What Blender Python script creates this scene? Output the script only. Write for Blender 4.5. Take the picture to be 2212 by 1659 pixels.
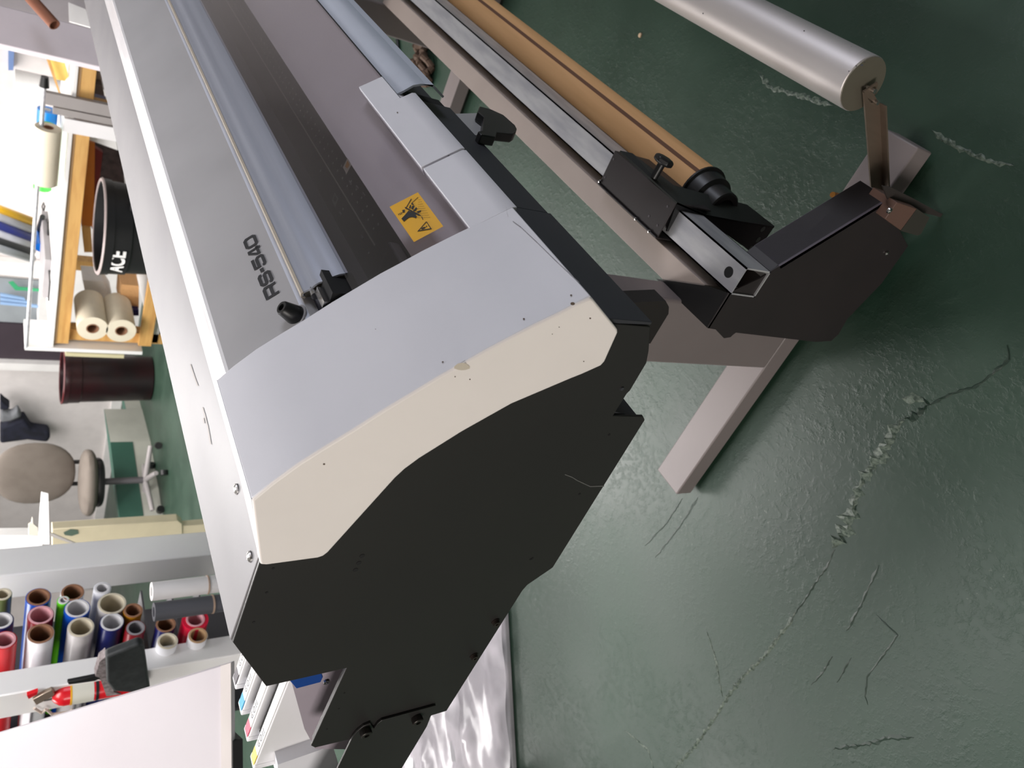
import bpy, bmesh, math, random
from mathutils import Vector as V, Matrix
random.seed(7)
C = bpy.context.scene.collection
for o in list(bpy.data.objects): bpy.data.objects.remove(o)
# ------------------------------------------------------------------ camera
H = 1.32                                   # eye height, metres; camera stands over the origin
CX, CY, FP = 1106.0, 829.5, 1660.0         # principal point and focal length for a 2212x1659 frame
FW = V((0.64158686, 0.51169561, -0.57143145))
IX = V((-0.4293994, -0.37770521, -0.8203383))    # photo right (phone held upright: world down)
IY = V((-0.63559614, 0.7716906, -0.02260891))    # photo down (world left)
cd = bpy.data.cameras.new('camera'); cam = bpy.data.objects.new('camera', cd); C.objects.link(cam)
cd.sensor_fit = 'HORIZONTAL'; cd.sensor_width = 36.0; cd.lens = 36.0*FP/2212
cd.clip_start = 0.02; cd.clip_end = 60
m = Matrix((IX, -IY, -FW)).transposed().to_4x4(); m.translation = V((0, 0, H)); cam.matrix_world = m
cd.dof.use_dof = True; cd.dof.focus_distance = 0.95; cd.dof.aperture_fstop = 9.0
bpy.context.scene.camera = cam
# ------------------------------------------------------------------ world, lights, exposure
sc = bpy.context.scene
sc.view_settings.view_transform = 'Standard'; sc.view_settings.look = 'None'
sc.view_settings.exposure = 0.62; sc.view_settings.gamma = 1.0; sc.view_settings.use_curve_mapping = False
w = bpy.data.worlds.new('world'); sc.world = w; w.use_nodes = True
w.node_tree.nodes['Background'].inputs[0].default_value = (0.72, 0.75, 0.86, 1)
w.node_tree.nodes['Background'].inputs[1].default_value = 0.25
def area(name, loc, target, sx, sy, power, col):
    l = bpy.data.lights.new(name, 'AREA'); l.shape = 'RECTANGLE'; l.size = sx; l.size_y = sy
    l.energy = power; l.color = col
    o = bpy.data.objects.new(name, l); C.objects.link(o); o.location = loc
    o.rotation_euler = (V(target)-V(loc)).to_track_quat('-Z', 'Y').to_euler(); return o
area('ceiling_light_far', (3.0, 3.2, 2.85), (2.4, 2.4, 0), 1.3, 1.8, 125, (1.0, 0.965, 0.95))
area('ceiling_light_bench', (5.4, 4.4, 2.88), (5.4, 4.4, 0), 2.6, 3.6, 115, (1.0, 0.97, 0.95))
area('fill_light_rack', (0.9, 1.9, 2.88), (1.5, 2.5, 0.5), 0.9, 0.6, 20, (1.0, 0.97, 0.95))  # added fill light, placed so that it reaches the pillar faces
area('ceiling_light_left', (1.5, 4.6, 2.88), (1.5, 4.6, 0), 1.6, 1.2, 62, (1.0, 0.97, 0.95))
area('fill_light_printer', (1.2, 1.2, 2.88), (1.2, 1.2, 0), 1.3, .7, 19, (0.98, 0.97, 1.0))  # unseen fill, added to brighten the pillar and the covers
area('window_light_behind', (-2.7, 1.4, 1.9), (0.5, 0.8, 0.95), 1.5, 1.2, 50, (1.0, 0.945, 0.89))
area('window_light_front', (2.2, -2.6, 2.2), (1.4, 0.4, 0.9), 2.2, 1.0, 27, (0.84, 0.88, 1.0))
# ------------------------------------------------------------------ measuring: a sight line met with a known plane
O = V((0, 0, H))
def ray(x, y): return FW+IX*((x-CX)/FP)+IY*((y-CY)/FP)
def onx(x, y, X): r = ray(x, y); return O+r*(X/r.x)
def ony(x, y, Y): r = ray(x, y); return O+r*(Y/r.y)
def onz(x, y, Z): r = ray(x, y); return O+r*((Z-H)/r.z)
def dp(x, y, k): return O+ray(x, y)*k
def oncurve(x, y, cur, off=0.0):           # sight line met with a surface swept along X over the profile cur [(Y,Z)]
    r = ray(x, y); k = -r.z/r.y
    for (y0, z0), (y1, z1) in zip(cur, cur[1:]):
        k0, k1 = (H-z0)/y0, (H-z1)/y1
        if min(k0, k1)-1e-9 <= k <= max(k0, k1)+1e-9:
            # exact intersection of the line z=H-k*y with the segment
            dy, dz = y1-y0, z1-z0
            t = (H-k*y0-z0)/(dz+k*dy); yy, zz = y0+t*dy, z0+t*dz
            n = V((0, dz, -dy)).normalized()
            if n.z < 0: n = -n
            return V((yy*r.x/r.y, yy, zz))+n*off
    y0, z0 = cur[0] if abs(k-(H-cur[0][1])/cur[0][0]) < abs(k-(H-cur[-1][1])/cur[-1][0]) else cur[-1]
    return V((y0*r.x/r.y, y0, z0))
# ------------------------------------------------------------------ materials
MATS = {}
def lin(c): return tuple(((v/255)/12.92 if v/255 <= .04045 else ((v/255+.055)/1.055)**2.4) for v in c)
def mat(name, rgb, rough=.5, metal=0., rgb2=None, nscale=8., bump=0., bscale=60., spec=.5, alpha=1., emit=0., stretch=None, trans=0., rvar=0., coat=0.):
    if name in MATS: return MATS[name]
    m = bpy.data.materials.new(name); m.use_nodes = True; nt = m.node_tree; N = nt.nodes; L = nt.links
    b = N['Principled BSDF']; c = lin(rgb)
    b.inputs['Base Color'].default_value = (*c, 1); b.inputs['Roughness'].default_value = rough
    b.inputs['Metallic'].default_value = metal; b.inputs['Specular IOR Level'].default_value = spec
    b.inputs['Alpha'].default_value = alpha; b.inputs['Transmission Weight'].default_value = trans
    b.inputs['Coat Weight'].default_value = coat
    tc = N.new('ShaderNodeTexCoord'); mp = N.new('ShaderNodeMapping'); L.new(tc.outputs['Object'], mp.inputs[0])
    if stretch: mp.inputs['Scale'].default_value = stretch
    nz = N.new('ShaderNodeTexNoise'); nz.inputs['Scale'].default_value = nscale; nz.inputs['Detail'].default_value = 5
    L.new(mp.outputs[0], nz.inputs['Vector'])
    c2 = lin(rgb2) if rgb2 else tuple(v*.93 for v in c)
    mx = N.new('ShaderNodeMix'); mx.data_type = 'RGBA'
    mx.inputs['A'].default_value = (*c, 1); mx.inputs['B'].default_value = (*c2, 1)
    rr = N.new('ShaderNodeMapRange'); rr.inputs[1].default_value = .4; rr.inputs[2].default_value = .65
    L.new(nz.outputs['Fac'], rr.inputs[0]); L.new(rr.outputs[0], mx.inputs['Factor']); L.new(mx.outputs['Result'], b.inputs['Base Color'])
    if rvar:
        r2 = N.new('ShaderNodeMapRange'); r2.inputs[1].default_value = .3; r2.inputs[2].default_value = .7
        r2.inputs[3].default_value = rough-rvar; r2.inputs[4].default_value = rough+rvar
        L.new(nz.outputs['Fac'], r2.inputs[0]); L.new(r2.outputs[0], b.inputs['Roughness'])
    if bump:
        n2 = N.new('ShaderNodeTexNoise'); n2.inputs['Scale'].default_value = bscale; n2.inputs['Detail'].default_value = 3
        bp = N.new('ShaderNodeBump'); bp.inputs['Strength'].default_value = bump; bp.inputs['Distance'].default_value = .002
        L.new(tc.outputs['Object'], n2.inputs['Vector']); L.new(n2.outputs['Fac'], bp.inputs['Height']); L.new(bp.outputs[0], b.inputs['Normal'])
    MATS[name] = m; return m
def floor_mat():
    m = bpy.data.materials.new('green_painted_concrete'); m.use_nodes = True; nt = m.node_tree; N = nt.nodes; L = nt.links
    b = N['Principled BSDF']; tc = N.new('ShaderNodeTexCoord')
    def noise(s, d=4, r=.5):
        n = N.new('ShaderNodeTexNoise'); n.inputs['Scale'].default_value = s; n.inputs['Detail'].default_value = d
        n.inputs['Roughness'].default_value = r; L.new(tc.outputs['Object'], n.inputs['Vector']); return n
    def rng(src, a, bb, c, d):
        r = N.new('ShaderNodeMapRange'); L.new(src, r.inputs[0])
        for i, v in enumerate((a, bb, c, d)): r.inputs[i+1].default_value = v
        return r.outputs[0]
    def math_(op, a, bb):
        q = N.new('ShaderNodeMath'); q.operation = op
        for i, v in enumerate((a, bb)):
            if isinstance(v, (int, float)): q.inputs[i].default_value = v
            else: L.new(v, q.inputs[i])
        return q.outputs[0]
    big = noise(2.3, 5, .6)
    mx = N.new('ShaderNodeMix'); mx.data_type = 'RGBA'
    mx.inputs['A'].default_value = (*lin((30, 54, 41)), 1); mx.inputs['B'].default_value = (*lin((40, 64, 50)), 1)
    L.new(rng(big.outputs['Fac'], .4, .62, 0, 1), mx.inputs['Factor'])
    # pale scuffed chips scattered in clusters
    fine = noise(95, 3, .6); clus = noise(5.5, 3, .5)
    chips = math_('MULTIPLY', rng(fine.outputs['Fac'], .64, .70, 0, 1), rng(clus.outputs['Fac'], .54, .66, 0, .35))
    mx2 = N.new('ShaderNodeMix'); mx2.data_type = 'RGBA'; mx2.inputs['B'].default_value = (*lin((110, 118, 108)), 1)
    L.new(mx.outputs['Result'], mx2.inputs['A']); L.new(chips, mx2.inputs['Factor']); L.new(mx2.outputs['Result'], b.inputs['Base Color'])
    L.new(rng(big.outputs['Fac'], .3, .7, .38, .52), b.inputs['Roughness']); b.inputs['Specular IOR Level'].default_value = .62
    h1 = noise(7, 3, .5); h2 = noise(60, 5, .65)
    vo = N.new('ShaderNodeTexVoronoi'); vo.inputs['Scale'].default_value = 34; L.new(tc.outputs['Object'], vo.inputs['Vector'])
    pits = rng(vo.outputs['Distance'], 0, .22, -.6, 0)
    pm = math_('MULTIPLY', pits, rng(clus.outputs['Fac'], .44, .56, 0, 1))
    lump = math_('MULTIPLY', rng(h2.outputs['Fac'], .48, .74, 0, 1), rng(clus.outputs['Fac'], .36, .60, .25, 1.0))
    s = math_('ADD', math_('ADD', math_('MULTIPLY', h1.outputs['Fac'], .7), lump), pm)
    bp = N.new('ShaderNodeBump'); bp.inputs['Strength'].default_value = .38; bp.inputs['Distance'].default_value = .0017
    L.new(s, bp.inputs['Height']); L.new(bp.outputs[0], b.inputs['Normal']); return m
# ------------------------------------------------------------------ mesh collector
class B:
    def __init__(s): s.v = []; s.f = []; s.mi = []; s.mats = []; s.cur = 0
    def use(s, i): s.cur = i; return s
    def add(s, vs, fs):
        n = len(s.v); s.v += [tuple(v) for v in vs]; s.f += [tuple(n+i for i in f) for f in fs]; s.mi += [s.cur]*len(fs); return s
    def box(s, a, b):
        x0, x1 = sorted((a[0], b[0])); y0, y1 = sorted((a[1], b[1])); z0, z1 = sorted((a[2], b[2]))
        return s.add([(x0,y0,z0),(x1,y0,z0),(x1,y1,z0),(x0,y1,z0),(x0,y0,z1),(x1,y0,z1),(x1,y1,z1),(x0,y1,z1)],
                     [(3,2,1,0),(4,5,6,7),(0,1,5,4),(1,2,6,5),(2,3,7,6),(3,0,4,7)])
    def ext(s, pts, vec):                   # polygon pushed along vec
        n = len(pts); p = [V(q) for q in pts]; vec = V(vec)
        return s.add(p+[q+vec for q in p], [tuple(range(n))[::-1], tuple(range(n, 2*n))]+[(i, (i+1) % n, n+(i+1) % n, n+i) for i in range(n)])
    def px(s, yz, x0, x1): return s.ext([(x0, y, z) for y, z in yz], (x1-x0, 0, 0))
    def pz(s, xy, z0, z1): return s.ext([(x, y, z0) for x, y in xy], (0, 0, z1-z0))
    def sheet(s, yz, x0, x1, th):           # bent sheet along X, thickness th under it
        n = []
        for i, (y, z) in enumerate(yz):
            a = V(yz[max(i-1, 0)]); b = V(yz[min(i+1, len(yz)-1)]); t = (b-a).normalized(); q = V((t.y, -t.x))
            if q.y > 0 or (abs(q.y) < 1e-6 and q.x > 0): q = -q
            n.append((y+q.x*th, z+q.y*th))
        for i in range(len(yz)-1):
            pass
        k = len(yz); vs = [(x0, *p) for p in yz]+[(x1, *p) for p in yz]+[(x0, *p) for p in n]+[(x1, *p) for p in n]
        fs = []
        for i in range(k-1):
            fs += [(i, i+1, k+i+1, k+i), (2*k+i+1, 2*k+i, 3*k+i, 3*k+i+1), (i+1, i, 2*k+i, 2*k+i+1), (k+i, k+i+1, 3*k+i+1, 3*k+i)]
        fs += [(0, k, 3*k, 2*k), (2*k-1, k-1, 3*k-1, 4*k-1)]
        return s.add(vs, fs)
    def lathe(s, p0, p1, prof, n=28):       # prof: [(t along axis in metres, radius)], closed when first==last
        p0 = V(p0); a = (V(p1)-p0).normalized(); u = a.orthogonal().normalized(); w_ = a.cross(u)
        vs = []; m_ = len(prof)
        for t, r in prof:
            for i in range(n):
                an = 2*math.pi*i/n; vs.append(p0+a*t+(u*math.cos(an)+w_*math.sin(an))*r)
        fs = [(j*n+i, j*n+(i+1) % n, (j+1)*n+(i+1) % n, (j+1)*n+i) for j in range(m_-1) for i in range(n)]
        return s.add(vs, fs)
    def cyl(s, p0, p1, r, r2=None, n=28):
        r2 = r if r2 is None else r2; h = (V(p1)-V(p0)).length
        return s.lathe(p0, p1, [(0, 1e-5), (0, r), (h, r2), (h, 1e-5)], n)
    def tube(s, p0, p1, r, ri, n=28):
        h = (V(p1)-V(p0)).length
        return s.lathe(p0, p1, [(0, ri), (0, r), (h, r), (h, ri), (0, ri)], n)
    def wire(s, pts, r, n=8):               # round wire through points
        for a, b in zip(pts, pts[1:]): s.cyl(a, b, r, n=n)
        return s
    def build(s, name, mt, parent=None, bevel=0., seg=2, smooth=True):
        me = bpy.data.meshes.new(name); base = V(parent_loc(parent)) if parent else V((0, 0, 0))
        me.from_pydata([tuple(V(v)-base) for v in s.v], [], s.f)
        for q in (mt if isinstance(mt, (list, tuple)) else [mt]): me.materials.append(q)
        for p, i in zip(me.polygons, s.mi): p.material_index = i
        bm = bmesh.new(); bm.from_mesh(me); bmesh.ops.remove_doubles(bm, verts=bm.verts, dist=2e-6)
        bmesh.ops.recalc_face_normals(bm, faces=bm.faces); bm.to_mesh(me); bm.free()
        if smooth:
            me.shade_smooth(); me.set_sharp_from_angle(angle=math.radians(32))
        o = bpy.data.objects.new(name, me); C.objects.link(o)
        if parent: o.parent = parent
        if bevel:
            bv = o.modifiers.new('bevel', 'BEVEL'); bv.width = bevel; bv.segments = seg; bv.limit_method = 'ANGLE'; bv.angle_limit = math.radians(35)
        return o
LOC = {}
def parent_loc(p):
    l = V((0, 0, 0))
    while p: l += V(LOC.get(p.name, (0, 0, 0))); p = p.parent
    return l
def tag(o, label, cat, group=None, kind=None):
    o['label'] = label; o['category'] = cat
    if group: o['group'] = group
    if kind: o['kind'] = kind
    return o
def thing(name, loc, label, cat, group=None):
    o = bpy.data.objects.new(name, None); C.objects.link(o); o.location = loc; LOC[o.name] = tuple(loc)
    o.empty_display_size = .05; return tag(o, label, cat, group)
def struct(name, bm_, mt, **k): o = bm_.build(name, mt, **k); o['kind'] = 'structure'; return o
def pxy(lst, X): return [tuple(onx(*p, X)[1:]) for p in lst]
def decal(bm_, pts, cur=None, off=.0006, X=None):   # a flat painted or printed mark lying on a surface
    q = [oncurve(*p, cur, off) for p in pts] if cur else [onx(*p, X) for p in pts]
    return bm_.add(q, [tuple(range(len(q)))])
def text_mesh(txt, origin, xdir, ydir, height, length, off=0., depth=.0006):
    cu = bpy.data.curves.new('t', 'FONT'); cu.body = txt; cu.size = 1; cu.offset = off; cu.extrude = .01
    o = bpy.data.objects.new('t', cu); C.objects.link(o); bpy.context.view_layer.update()
    me = bpy.data.meshes.new_from_object(o.evaluated_get(bpy.context.evaluated_depsgraph_get()))
    xs = [v.co.x for v in me.vertices]; ys = [v.co.y for v in me.vertices]; x0, x1, y0, y1 = min(xs), max(xs), min(ys), max(ys)
    xd, yd = V(xdir).normalized(), V(ydir).normalized(); n = xd.cross(yd).normalized()
    vs = [V(origin)+xd*((v.co.x-x0)/(x1-x0)*length)+yd*((v.co.y-y0)/(y1-y0)*height)+n*((v.co.z+.01)/.02*depth) for v in me.vertices]
    fs = [tuple(p.vertices) for p in me.polygons]
    bpy.data.objects.remove(o); b = B(); b.add(vs, fs); return b

M_white = mat('white_plastic', (222, 221, 226), .42, bump=.04, bscale=900, rgb2=(218, 217, 222))
M_cream = mat('cream_plastic', (242, 235, 230), .45, bump=.04, bscale=900, rgb2=(239, 232, 227))
M_black = mat('black_powdercoat', (38, 36, 35), .42, bump=.12, bscale=1400, rgb2=(35, 33, 33), nscale=3)
M_dark = mat('dark_charcoal_paint', (52, 53, 58), .5, bump=.08, bscale=1200)
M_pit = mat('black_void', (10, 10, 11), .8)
M_backmetal = mat('light_grey_metal_cover', (128, 126, 128), .5, spec=.3, bump=.03, bscale=500, rgb2=(123, 121, 124))
M_grey = mat('silver_grey_cover', (176, 174, 175), .4, metal=.0, bump=.06, bscale=1500)
M_ridge = mat('glossy_white_ridge', (232, 230, 231), .18)
M_alu = mat('satin_aluminium', (186, 190, 202), .38, metal=.5, rgb2=(180, 184, 196), stretch=(1, 40, 40), nscale=3)
M_aluw = mat('warm_worn_aluminium', (196, 186, 172), .42, metal=.55)
M_galv = mat('brushed_galvanised_tube', (196, 196, 198), .42, metal=.35, rgb2=(172, 172, 178), stretch=(1.2, 6, 6), nscale=7)
M_roller = mat('matte_silver_roller', (206, 200, 198), .5, metal=.7, rgb2=(202, 196, 194), stretch=(.6, 8, 8), nscale=6)
M_screw = mat('chrome_screw', (200, 198, 196), .22, metal=1.)
M_rubber = mat('black_rubber', (24, 24, 25), .38)
M_stand = mat('taupe_powdercoat', (128, 119, 118), .45, rgb2=(122, 113, 112), nscale=4, bump=.05, bscale=900)
M_card = mat('brown_cardboard', (226, 176, 122), .7, rgb2=(218, 168, 114), stretch=(1, 12, 12), nscale=5)
M_cardshade = mat('brown_shadow_tone', (112, 78, 58), .8)
M_yellow = mat('yellow_sticker', (235, 176, 40), .4)
M_ink = mat('printed_black', (22, 20, 18), .5)
M_textgrey = mat('printed_charcoal', (52, 52, 54), .5)
M_lilac = mat('lilac_grey_sheet_metal', (168, 158, 168), .45, rgb2=(160, 150, 160), nscale=5)
M_wood = mat('yellow_pine', (214, 168, 100), .6, rgb2=(196, 146, 82), stretch=(9, 1.2, 9), nscale=3)
M_brown = mat('brown_timber', (120, 76, 48), .6)
M_wall = mat('white_wall_paint', (228, 222, 220), .7, bump=.05, bscale=200)
M_boardw = mat('white_board', (204, 198, 201), .5, rgb2=(196, 189, 193), nscale=2)
M_postw = mat('white_painted_post', (240, 239, 237), .55, rgb2=(234, 232, 233), nscale=3)
M_white2 = mat('plain_white', (235, 233, 231), .5)
def col(name, rgb, rough=.45, **k): return mat(name, rgb, rough, **k)

# ------------------------------------------------------------------ room
FM = floor_mat()
fl = struct('floor', B().add([(-3.15, -3.15, 0), (7.35, -3.15, 0), (7.35, 9.55, 0), (-3.15, 9.55, 0)], [(0, 1, 2, 3)]), FM, smooth=False)
struct('wall_far', B().box((7.2, -3, 0), (7.35, 9.5, 2.95)), M_wall)
struct('wall_left', B().box((-3, 9.4, 0), (7.2, 9.55, 2.95)), M_wall)
struct('ceiling', B().box((-3.15, -3.15, 2.95), (7.35, 9.55, 3.05)), M_wall)
M_walld = mat('dim_beige_wall', (120, 114, 108), .8)
struct('wall_right', B().box((-3.15, -3.15, 0), (7.35, -3.0, 2.95)), M_walld)
struct('wall_near', B().box((-3.15, -3.0, 0), (-3.0, 9.55, 2.95)), M_walld)
struct('baseboard_far', B().box((7.17, 5.8, 0), (7.2, 9.4, .1)), M_white2)
# cracks in the painted floor: ragged ridges and grooves with real relief
def crack(pts, wpx, hgt, name, mt, rag=.5, x=0):
    P = [onz(px_, py_, 0) for px_, py_ in pts]; Q = []
    for a, b in zip(P, P[1:]):
        n = max(2, int((b-a).length/.006))
        for i in range(n): Q.append(a.lerp(b, i/n))
    Q.append(P[-1]); b_ = B(); vs = []; fs = []
    for i, q in enumerate(Q):
        t = (Q[min(i+1, len(Q)-1)]-Q[max(i-1, 0)]).normalized(); nn = V((-t.y, t.x, 0))
        e = min(1, i/3, (len(Q)-1-i)/3)
        wd = wpx*e*(1+random.uniform(-rag, rag*1.6)); q = q+nn*random.uniform(-wpx, wpx)*rag
        vs += [q+nn*wd+V((0, 0, .0002)), q+nn*wd*random.uniform(-.5, .5)+V((0, 0, hgt*random.uniform(.3, 1)+.0004)), q-nn*wd+V((0, 0, .0002))]
        if i: k = 3*i; fs += [(k-3, k-2, k+1, k), (k-2, k-1, k+2, k+1)]
    b_.add(vs, fs); return struct(name, b_, mt, smooth=False)
M_crk = mat('chipped_green_paint_edge', (98, 110, 98), .5, rgb2=(46, 62, 52), nscale=160)
M_crk2 = mat('dark_green_crack', (34, 52, 42), .45)
crack([(1457,1659),(1498,1616),(1531,1570),(1564,1517),(1597,1471),(1655,1414),(1704,1348),(1720,1323)], .0035, .003, 'floor_crack', M_crk)
crack([(1720,1323),(1758,1265),(1786,1224),(1803,1187)], .0022, .0012, 'floor_crack', M_crk2)
crack([(1803,1187),(1828,1141),(1836,1110),(1844,1084)], .010, .005, 'floor_crack', M_crk, .8)
crack([(1844,1100),(1861,1041),(1898,990),(1923,936),(1952,907)], .0085, .004, 'floor_crack', M_crk, .6)
crack([(1952,907),(1975,900),(2003,878)], .006, .003, 'floor_crack', M_crk2)
crack([(2003,878),(1978,862),(1950,858)], .008, .004, 'floor_crack', M_crk, .8)
crack([(2003,878),(2042,857),(2115,831),(2180,777),(2176,745)], .002, .0015, 'floor_crack', M_crk2)
crack([(1893,1327),(1910,1345),(1939,1372),(1906,1418),(1873,1463),(1869,1504),(1875,1523)], .0016, .0008, 'floor_crack', M_crk2, .3)
crack([(1898,1220),(1880,1262),(1856,1315),(1828,1364)], .0022, .001, 'floor_crack', M_crk2)
crack([(1799,1418),(1775,1455),(1753,1480)], .0016, .001, 'floor_crack', M_crk2)
crack([(1840,1420),(1822,1450),(1808,1475)], .0016, .001, 'floor_crack', M_crk2)
crack([(1527,1364),(1545,1420),(1560,1504)], .0022, .001, 'floor_crack', M_crk)
crack([(1799,1618),(1877,1607),(1925,1592),(1976,1595)], .003, .0014, 'floor_crack', M_crk2)
crack([(1475,1076),(1440,1130),(1393,1180)], .0018, .0006, 'floor_crack', M_crk2)
crack([(1508,1075),(1470,1135),(1415,1205)], .0022, .0006, 'floor_crack', M_crk2)
crack([(1640,160),(1665,190),(1720,205),(1800,230)], .004, .0012, 'floor_crack', M_crk, .5)
crack([(2010,280),(2070,320),(2130,345),(2190,360)], .003, .0012, 'floor_crack', M_crk, .5)
crack([(1350,1577),(1400,1620),(1412,1659)], .0022, .001, 'floor_crack', M_crk)

# ------------------------------------------------------------------ the wide format printer
XE, XF = .48, 2.80
pr = thing('wide_format_printer', (1.6, .62, .72), 'white and black wide-format printer on a stand, lettered RS-540 on its grey top cover', 'printer')
TOP = [(.56,1.110),(.52,1.116),(.50,1.1025),(.477,1.084),(.457,1.0645),(.437,1.044),(.412,1.020),(.388,.995),(.372,.9785),(.357,.961),(.340,.942),(.323,.921),(.309,.9035),(.295,.884),(.283,.869),(.273,.856)]
panel = [(.600,1.0876),(.747,1.0890),(.850,1.0315),(.8497,1.0235),(.845,.932),(1.028,.932),(1.037,.924),(1.040,.845),(1.027,.718),(.737,.712),(.726,.709),(.695,.682),(.431,.682),(.4255,.688),(.4245,.7355),(.392,.7345),(.388,.7325),(.349,.7325),(.333,.7395),(.303,.757),(.304,.86),(.40,.96),(.50,1.06)]
side = B().px(panel, XE, XE+.004).build('side_panel', M_black, pr, bevel=.0008)
# small holes punched in the end panel
for x, y, r in [(590,1228,.0016),(576,1280,.0016),(548,1344,.0016),(782,1201,.0030),(775,1216,.0030),(768,1231,.0030),(744,1497,.0013),(732,1531,.0013),(706,1575,.0013),(1316,939,.0016),(1252,1067,.0017),(1150,1206,.0020),(1146,1208,.0018)]:
    p = onx(x, y, XE); B().cyl(p-V((.0004, 0, 0)), p+V((.004, 0, 0)), r, n=16).build('punched_hole', M_pit, side)
sb = B(); q = [(1220,1025),(1236,1031),(1247,1038),(1262,1045),(1275,1051),(1305,1050)]
for (x0, y0), (x1, y1) in zip(q, q[1:]): decal(sb, [(x0, y0-1), (x1, y1-1.2), (x1, y1+1.2), (x0, y0+1)], X=XE-.0004)
sb.build('scratch_mark', mat('grey_scratch', (92, 92, 90), .6), side)
# inner chassis behind the end panel
B().px([(.56,1.082),(.745,1.080),(.845,1.026),(.842,.934),(.70,.93),(.70,.716),(.43,.69),(.42,.74),(.31,.76),(.31,.83),(.34,.86),(.372,.895),(.46,.895),(.46,1.02)], XE+.004, XF).build('chassis', M_dark, pr)
# ink bay rear box
B().px([(.72,.716),(1.024,.721),(1.036,.85),(1.024,.929),(.84,.929),(.70,.80)], XE+.003, .490).build('ink_bay_box', M_black, pr)
ib = pxy([(760,1430),(629,1470),(667,1608),(690,1650),(900,1650),(900,1430)], .50)
B().px(ib, .524, .53).build('ink_bay_wall', M_lilac, pr)
B().box((.53, .70, .80), (.80, .93, 1.0)).build('ink_bay_socket', M_dark, pr)
bl = pxy([(625,1470),(640,1488),(693,1474),(698,1463),(692,1448),(624,1456)], .50)
B().px(bl, .50, .515).build('ink_bay_lever', col('blue_plastic', (26, 66, 140), .3), pr, bevel=.001)
p = onx(706, 1475, .495); B().tube(p, p+V((.003, 0, 0)), .0042, .0020, 16).build('lever_hook', M_screw, pr)
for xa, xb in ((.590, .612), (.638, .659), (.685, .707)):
    B().box((xa, .93, .835), (xb, 1.215, .935)).build('cartridge_gap_fill', M_pit, pr)  # black blocks stand in for the dark gaps between cartridges
B().ext([onx(x, y, .545) for x, y in [(600,1652),(700,1617),(716,1603),(728,1640),(742,1690),(600,1690)]], (.2, 0, 0)).build('pale_box', mat('pale_translucent_box', (236, 236, 242), .35), pr)  # pale white box below the cartridges, grouped with the printer
# rear supply arm with its socket bolts
arm = pxy([(726,1667),(762,1592),(771,1580),(786,1568),(800,1562),(803,1568),(808,1574),(816,1563),(825,1556),(942,1524),(932,1545),(922,1570),(862,1670),(760,1860),(610,1860)], XE-.004)
sa = B().px(arm, XE-.004, XE-.0005).build('rear_supply_arm', M_black, pr, bevel=.0006)
for x, y, r in [(788,1576,.0080),(899,1549,.0080)]:
    p = onx(x, y, XE-.004); b = B()
    b.lathe(p, p-V((1, 0, 0)), [(0, .0001), (0, r*1.0), (.009, r), (.0100, r*.88), (.0100, r*.48), (.006, r*.46), (.006, .0001)], 24)
    for k in range(24):                                  # knurled rim
        a_ = 2*math.pi*k/24; cdir = V((0, math.cos(a_), math.sin(a_))); b.cyl(p+cdir*r-V((.0015, 0, 0)), p+cdir*r-V((.0085, 0, 0)), .0006, n=6)
    b.build('socket_bolt', mat('worn_black_bolt', (62, 58, 56), .32, metal=.6), pr, smooth=True)
for x, y, r in [(1070,1342,.0052),(1023,1416,.0052)]:
    p = onx(x, y, XE); b = B()
    b.lathe(p, p-V((1, 0, 0)), [(0, .0001), (0, r*1.2), (.0015, r*1.2), (.0015, r), (.006, r*.95), (.006, r*.4), (.004, r*.4), (.004, .0001)], 20)
    b.build('socket_bolt', mat('burnished_bolt', (88, 78, 74), .35, metal=.8), pr)
p = onx(1343, 839, XE); B().lathe(p, p-V((1, 0, 0)), [(0, .0001), (0, .0026), (.0015, .0022), (.0016, .0001)], 16).build('rivet', M_dark, pr)
# white end cover : side face, top shell and the arm that runs along the front
sidep = [(.52,1.1155),(.50,1.102),(.477,1.0835),(.457,1.064),(.437,1.0435),(.412,1.0195),(.388,.9945),(.372,.978),(.357,.9605),(.340,.9415),(.323,.9205),(.309,.903),(.295,.8835),(.283,.8685),(.2745,.8565),(.276,.852),(.3035,.808),(.3065,.8035),(.310,.801),(.346,.797),(.352,.799),(.364,.818),(.370,.829),(.404,.886),(.44,.928),(.475,.963),(.489,.974),(.501,.9805),(.605,1.0215),(.6105,1.0255),(.6125,1.031),(.6145,1.083),(.613,1.0885),(.608,1.0905)]
ec = B().px(sidep, .4745, .4875).build('end_cover', M_cream, pr, bevel=.0022, seg=3)
B().sheet(TOP[1:], .4765, .645, .006).build('end_cover_top', M_white, ec, bevel=.0012)
B().sheet([(.305,.8965),(.295,.884),(.283,.869),(.273,.856),(.272,.851)], .644, .783, .012).build('front_cover_arm', M_white, ec, bevel=.0015)
# triangular rear shoulder of the cover
sh = B(); sh.add([(.645,.52,1.116),(.4765,.52,1.116),(.4765,.613,1.0885),(.645,.522,1.104),(.4765,.522,1.08),(.4765,.613,1.06)], [(0,1,2),(0,2,5,3),(1,4,5,2),(0,3,4,1),(3,5,4)])
sh.build('rear_shoulder', M_white, ec)
for x, y in [(511,1057),(540,1203)]:
    p = onx(x, y, .49) if y > 1100 else oncurve(x, y, [(.75,1.088),(.52,1.108)])
    n = V((0, .25, .97)).normalized()
    p = oncurve(x, y, [(.80,1.0605),(.747,1.0910),(.60,1.0887),(.556,1.1010),(.52,1.1050)])
    B().lathe(p-n*.001, p+n, [(0, .0001), (0, .0062), (.0018, .0062), (.0036, .0044), (.0042, .0018), (.0034, .0001)], 20).build('cover_screw', M_screw, pr)
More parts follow.
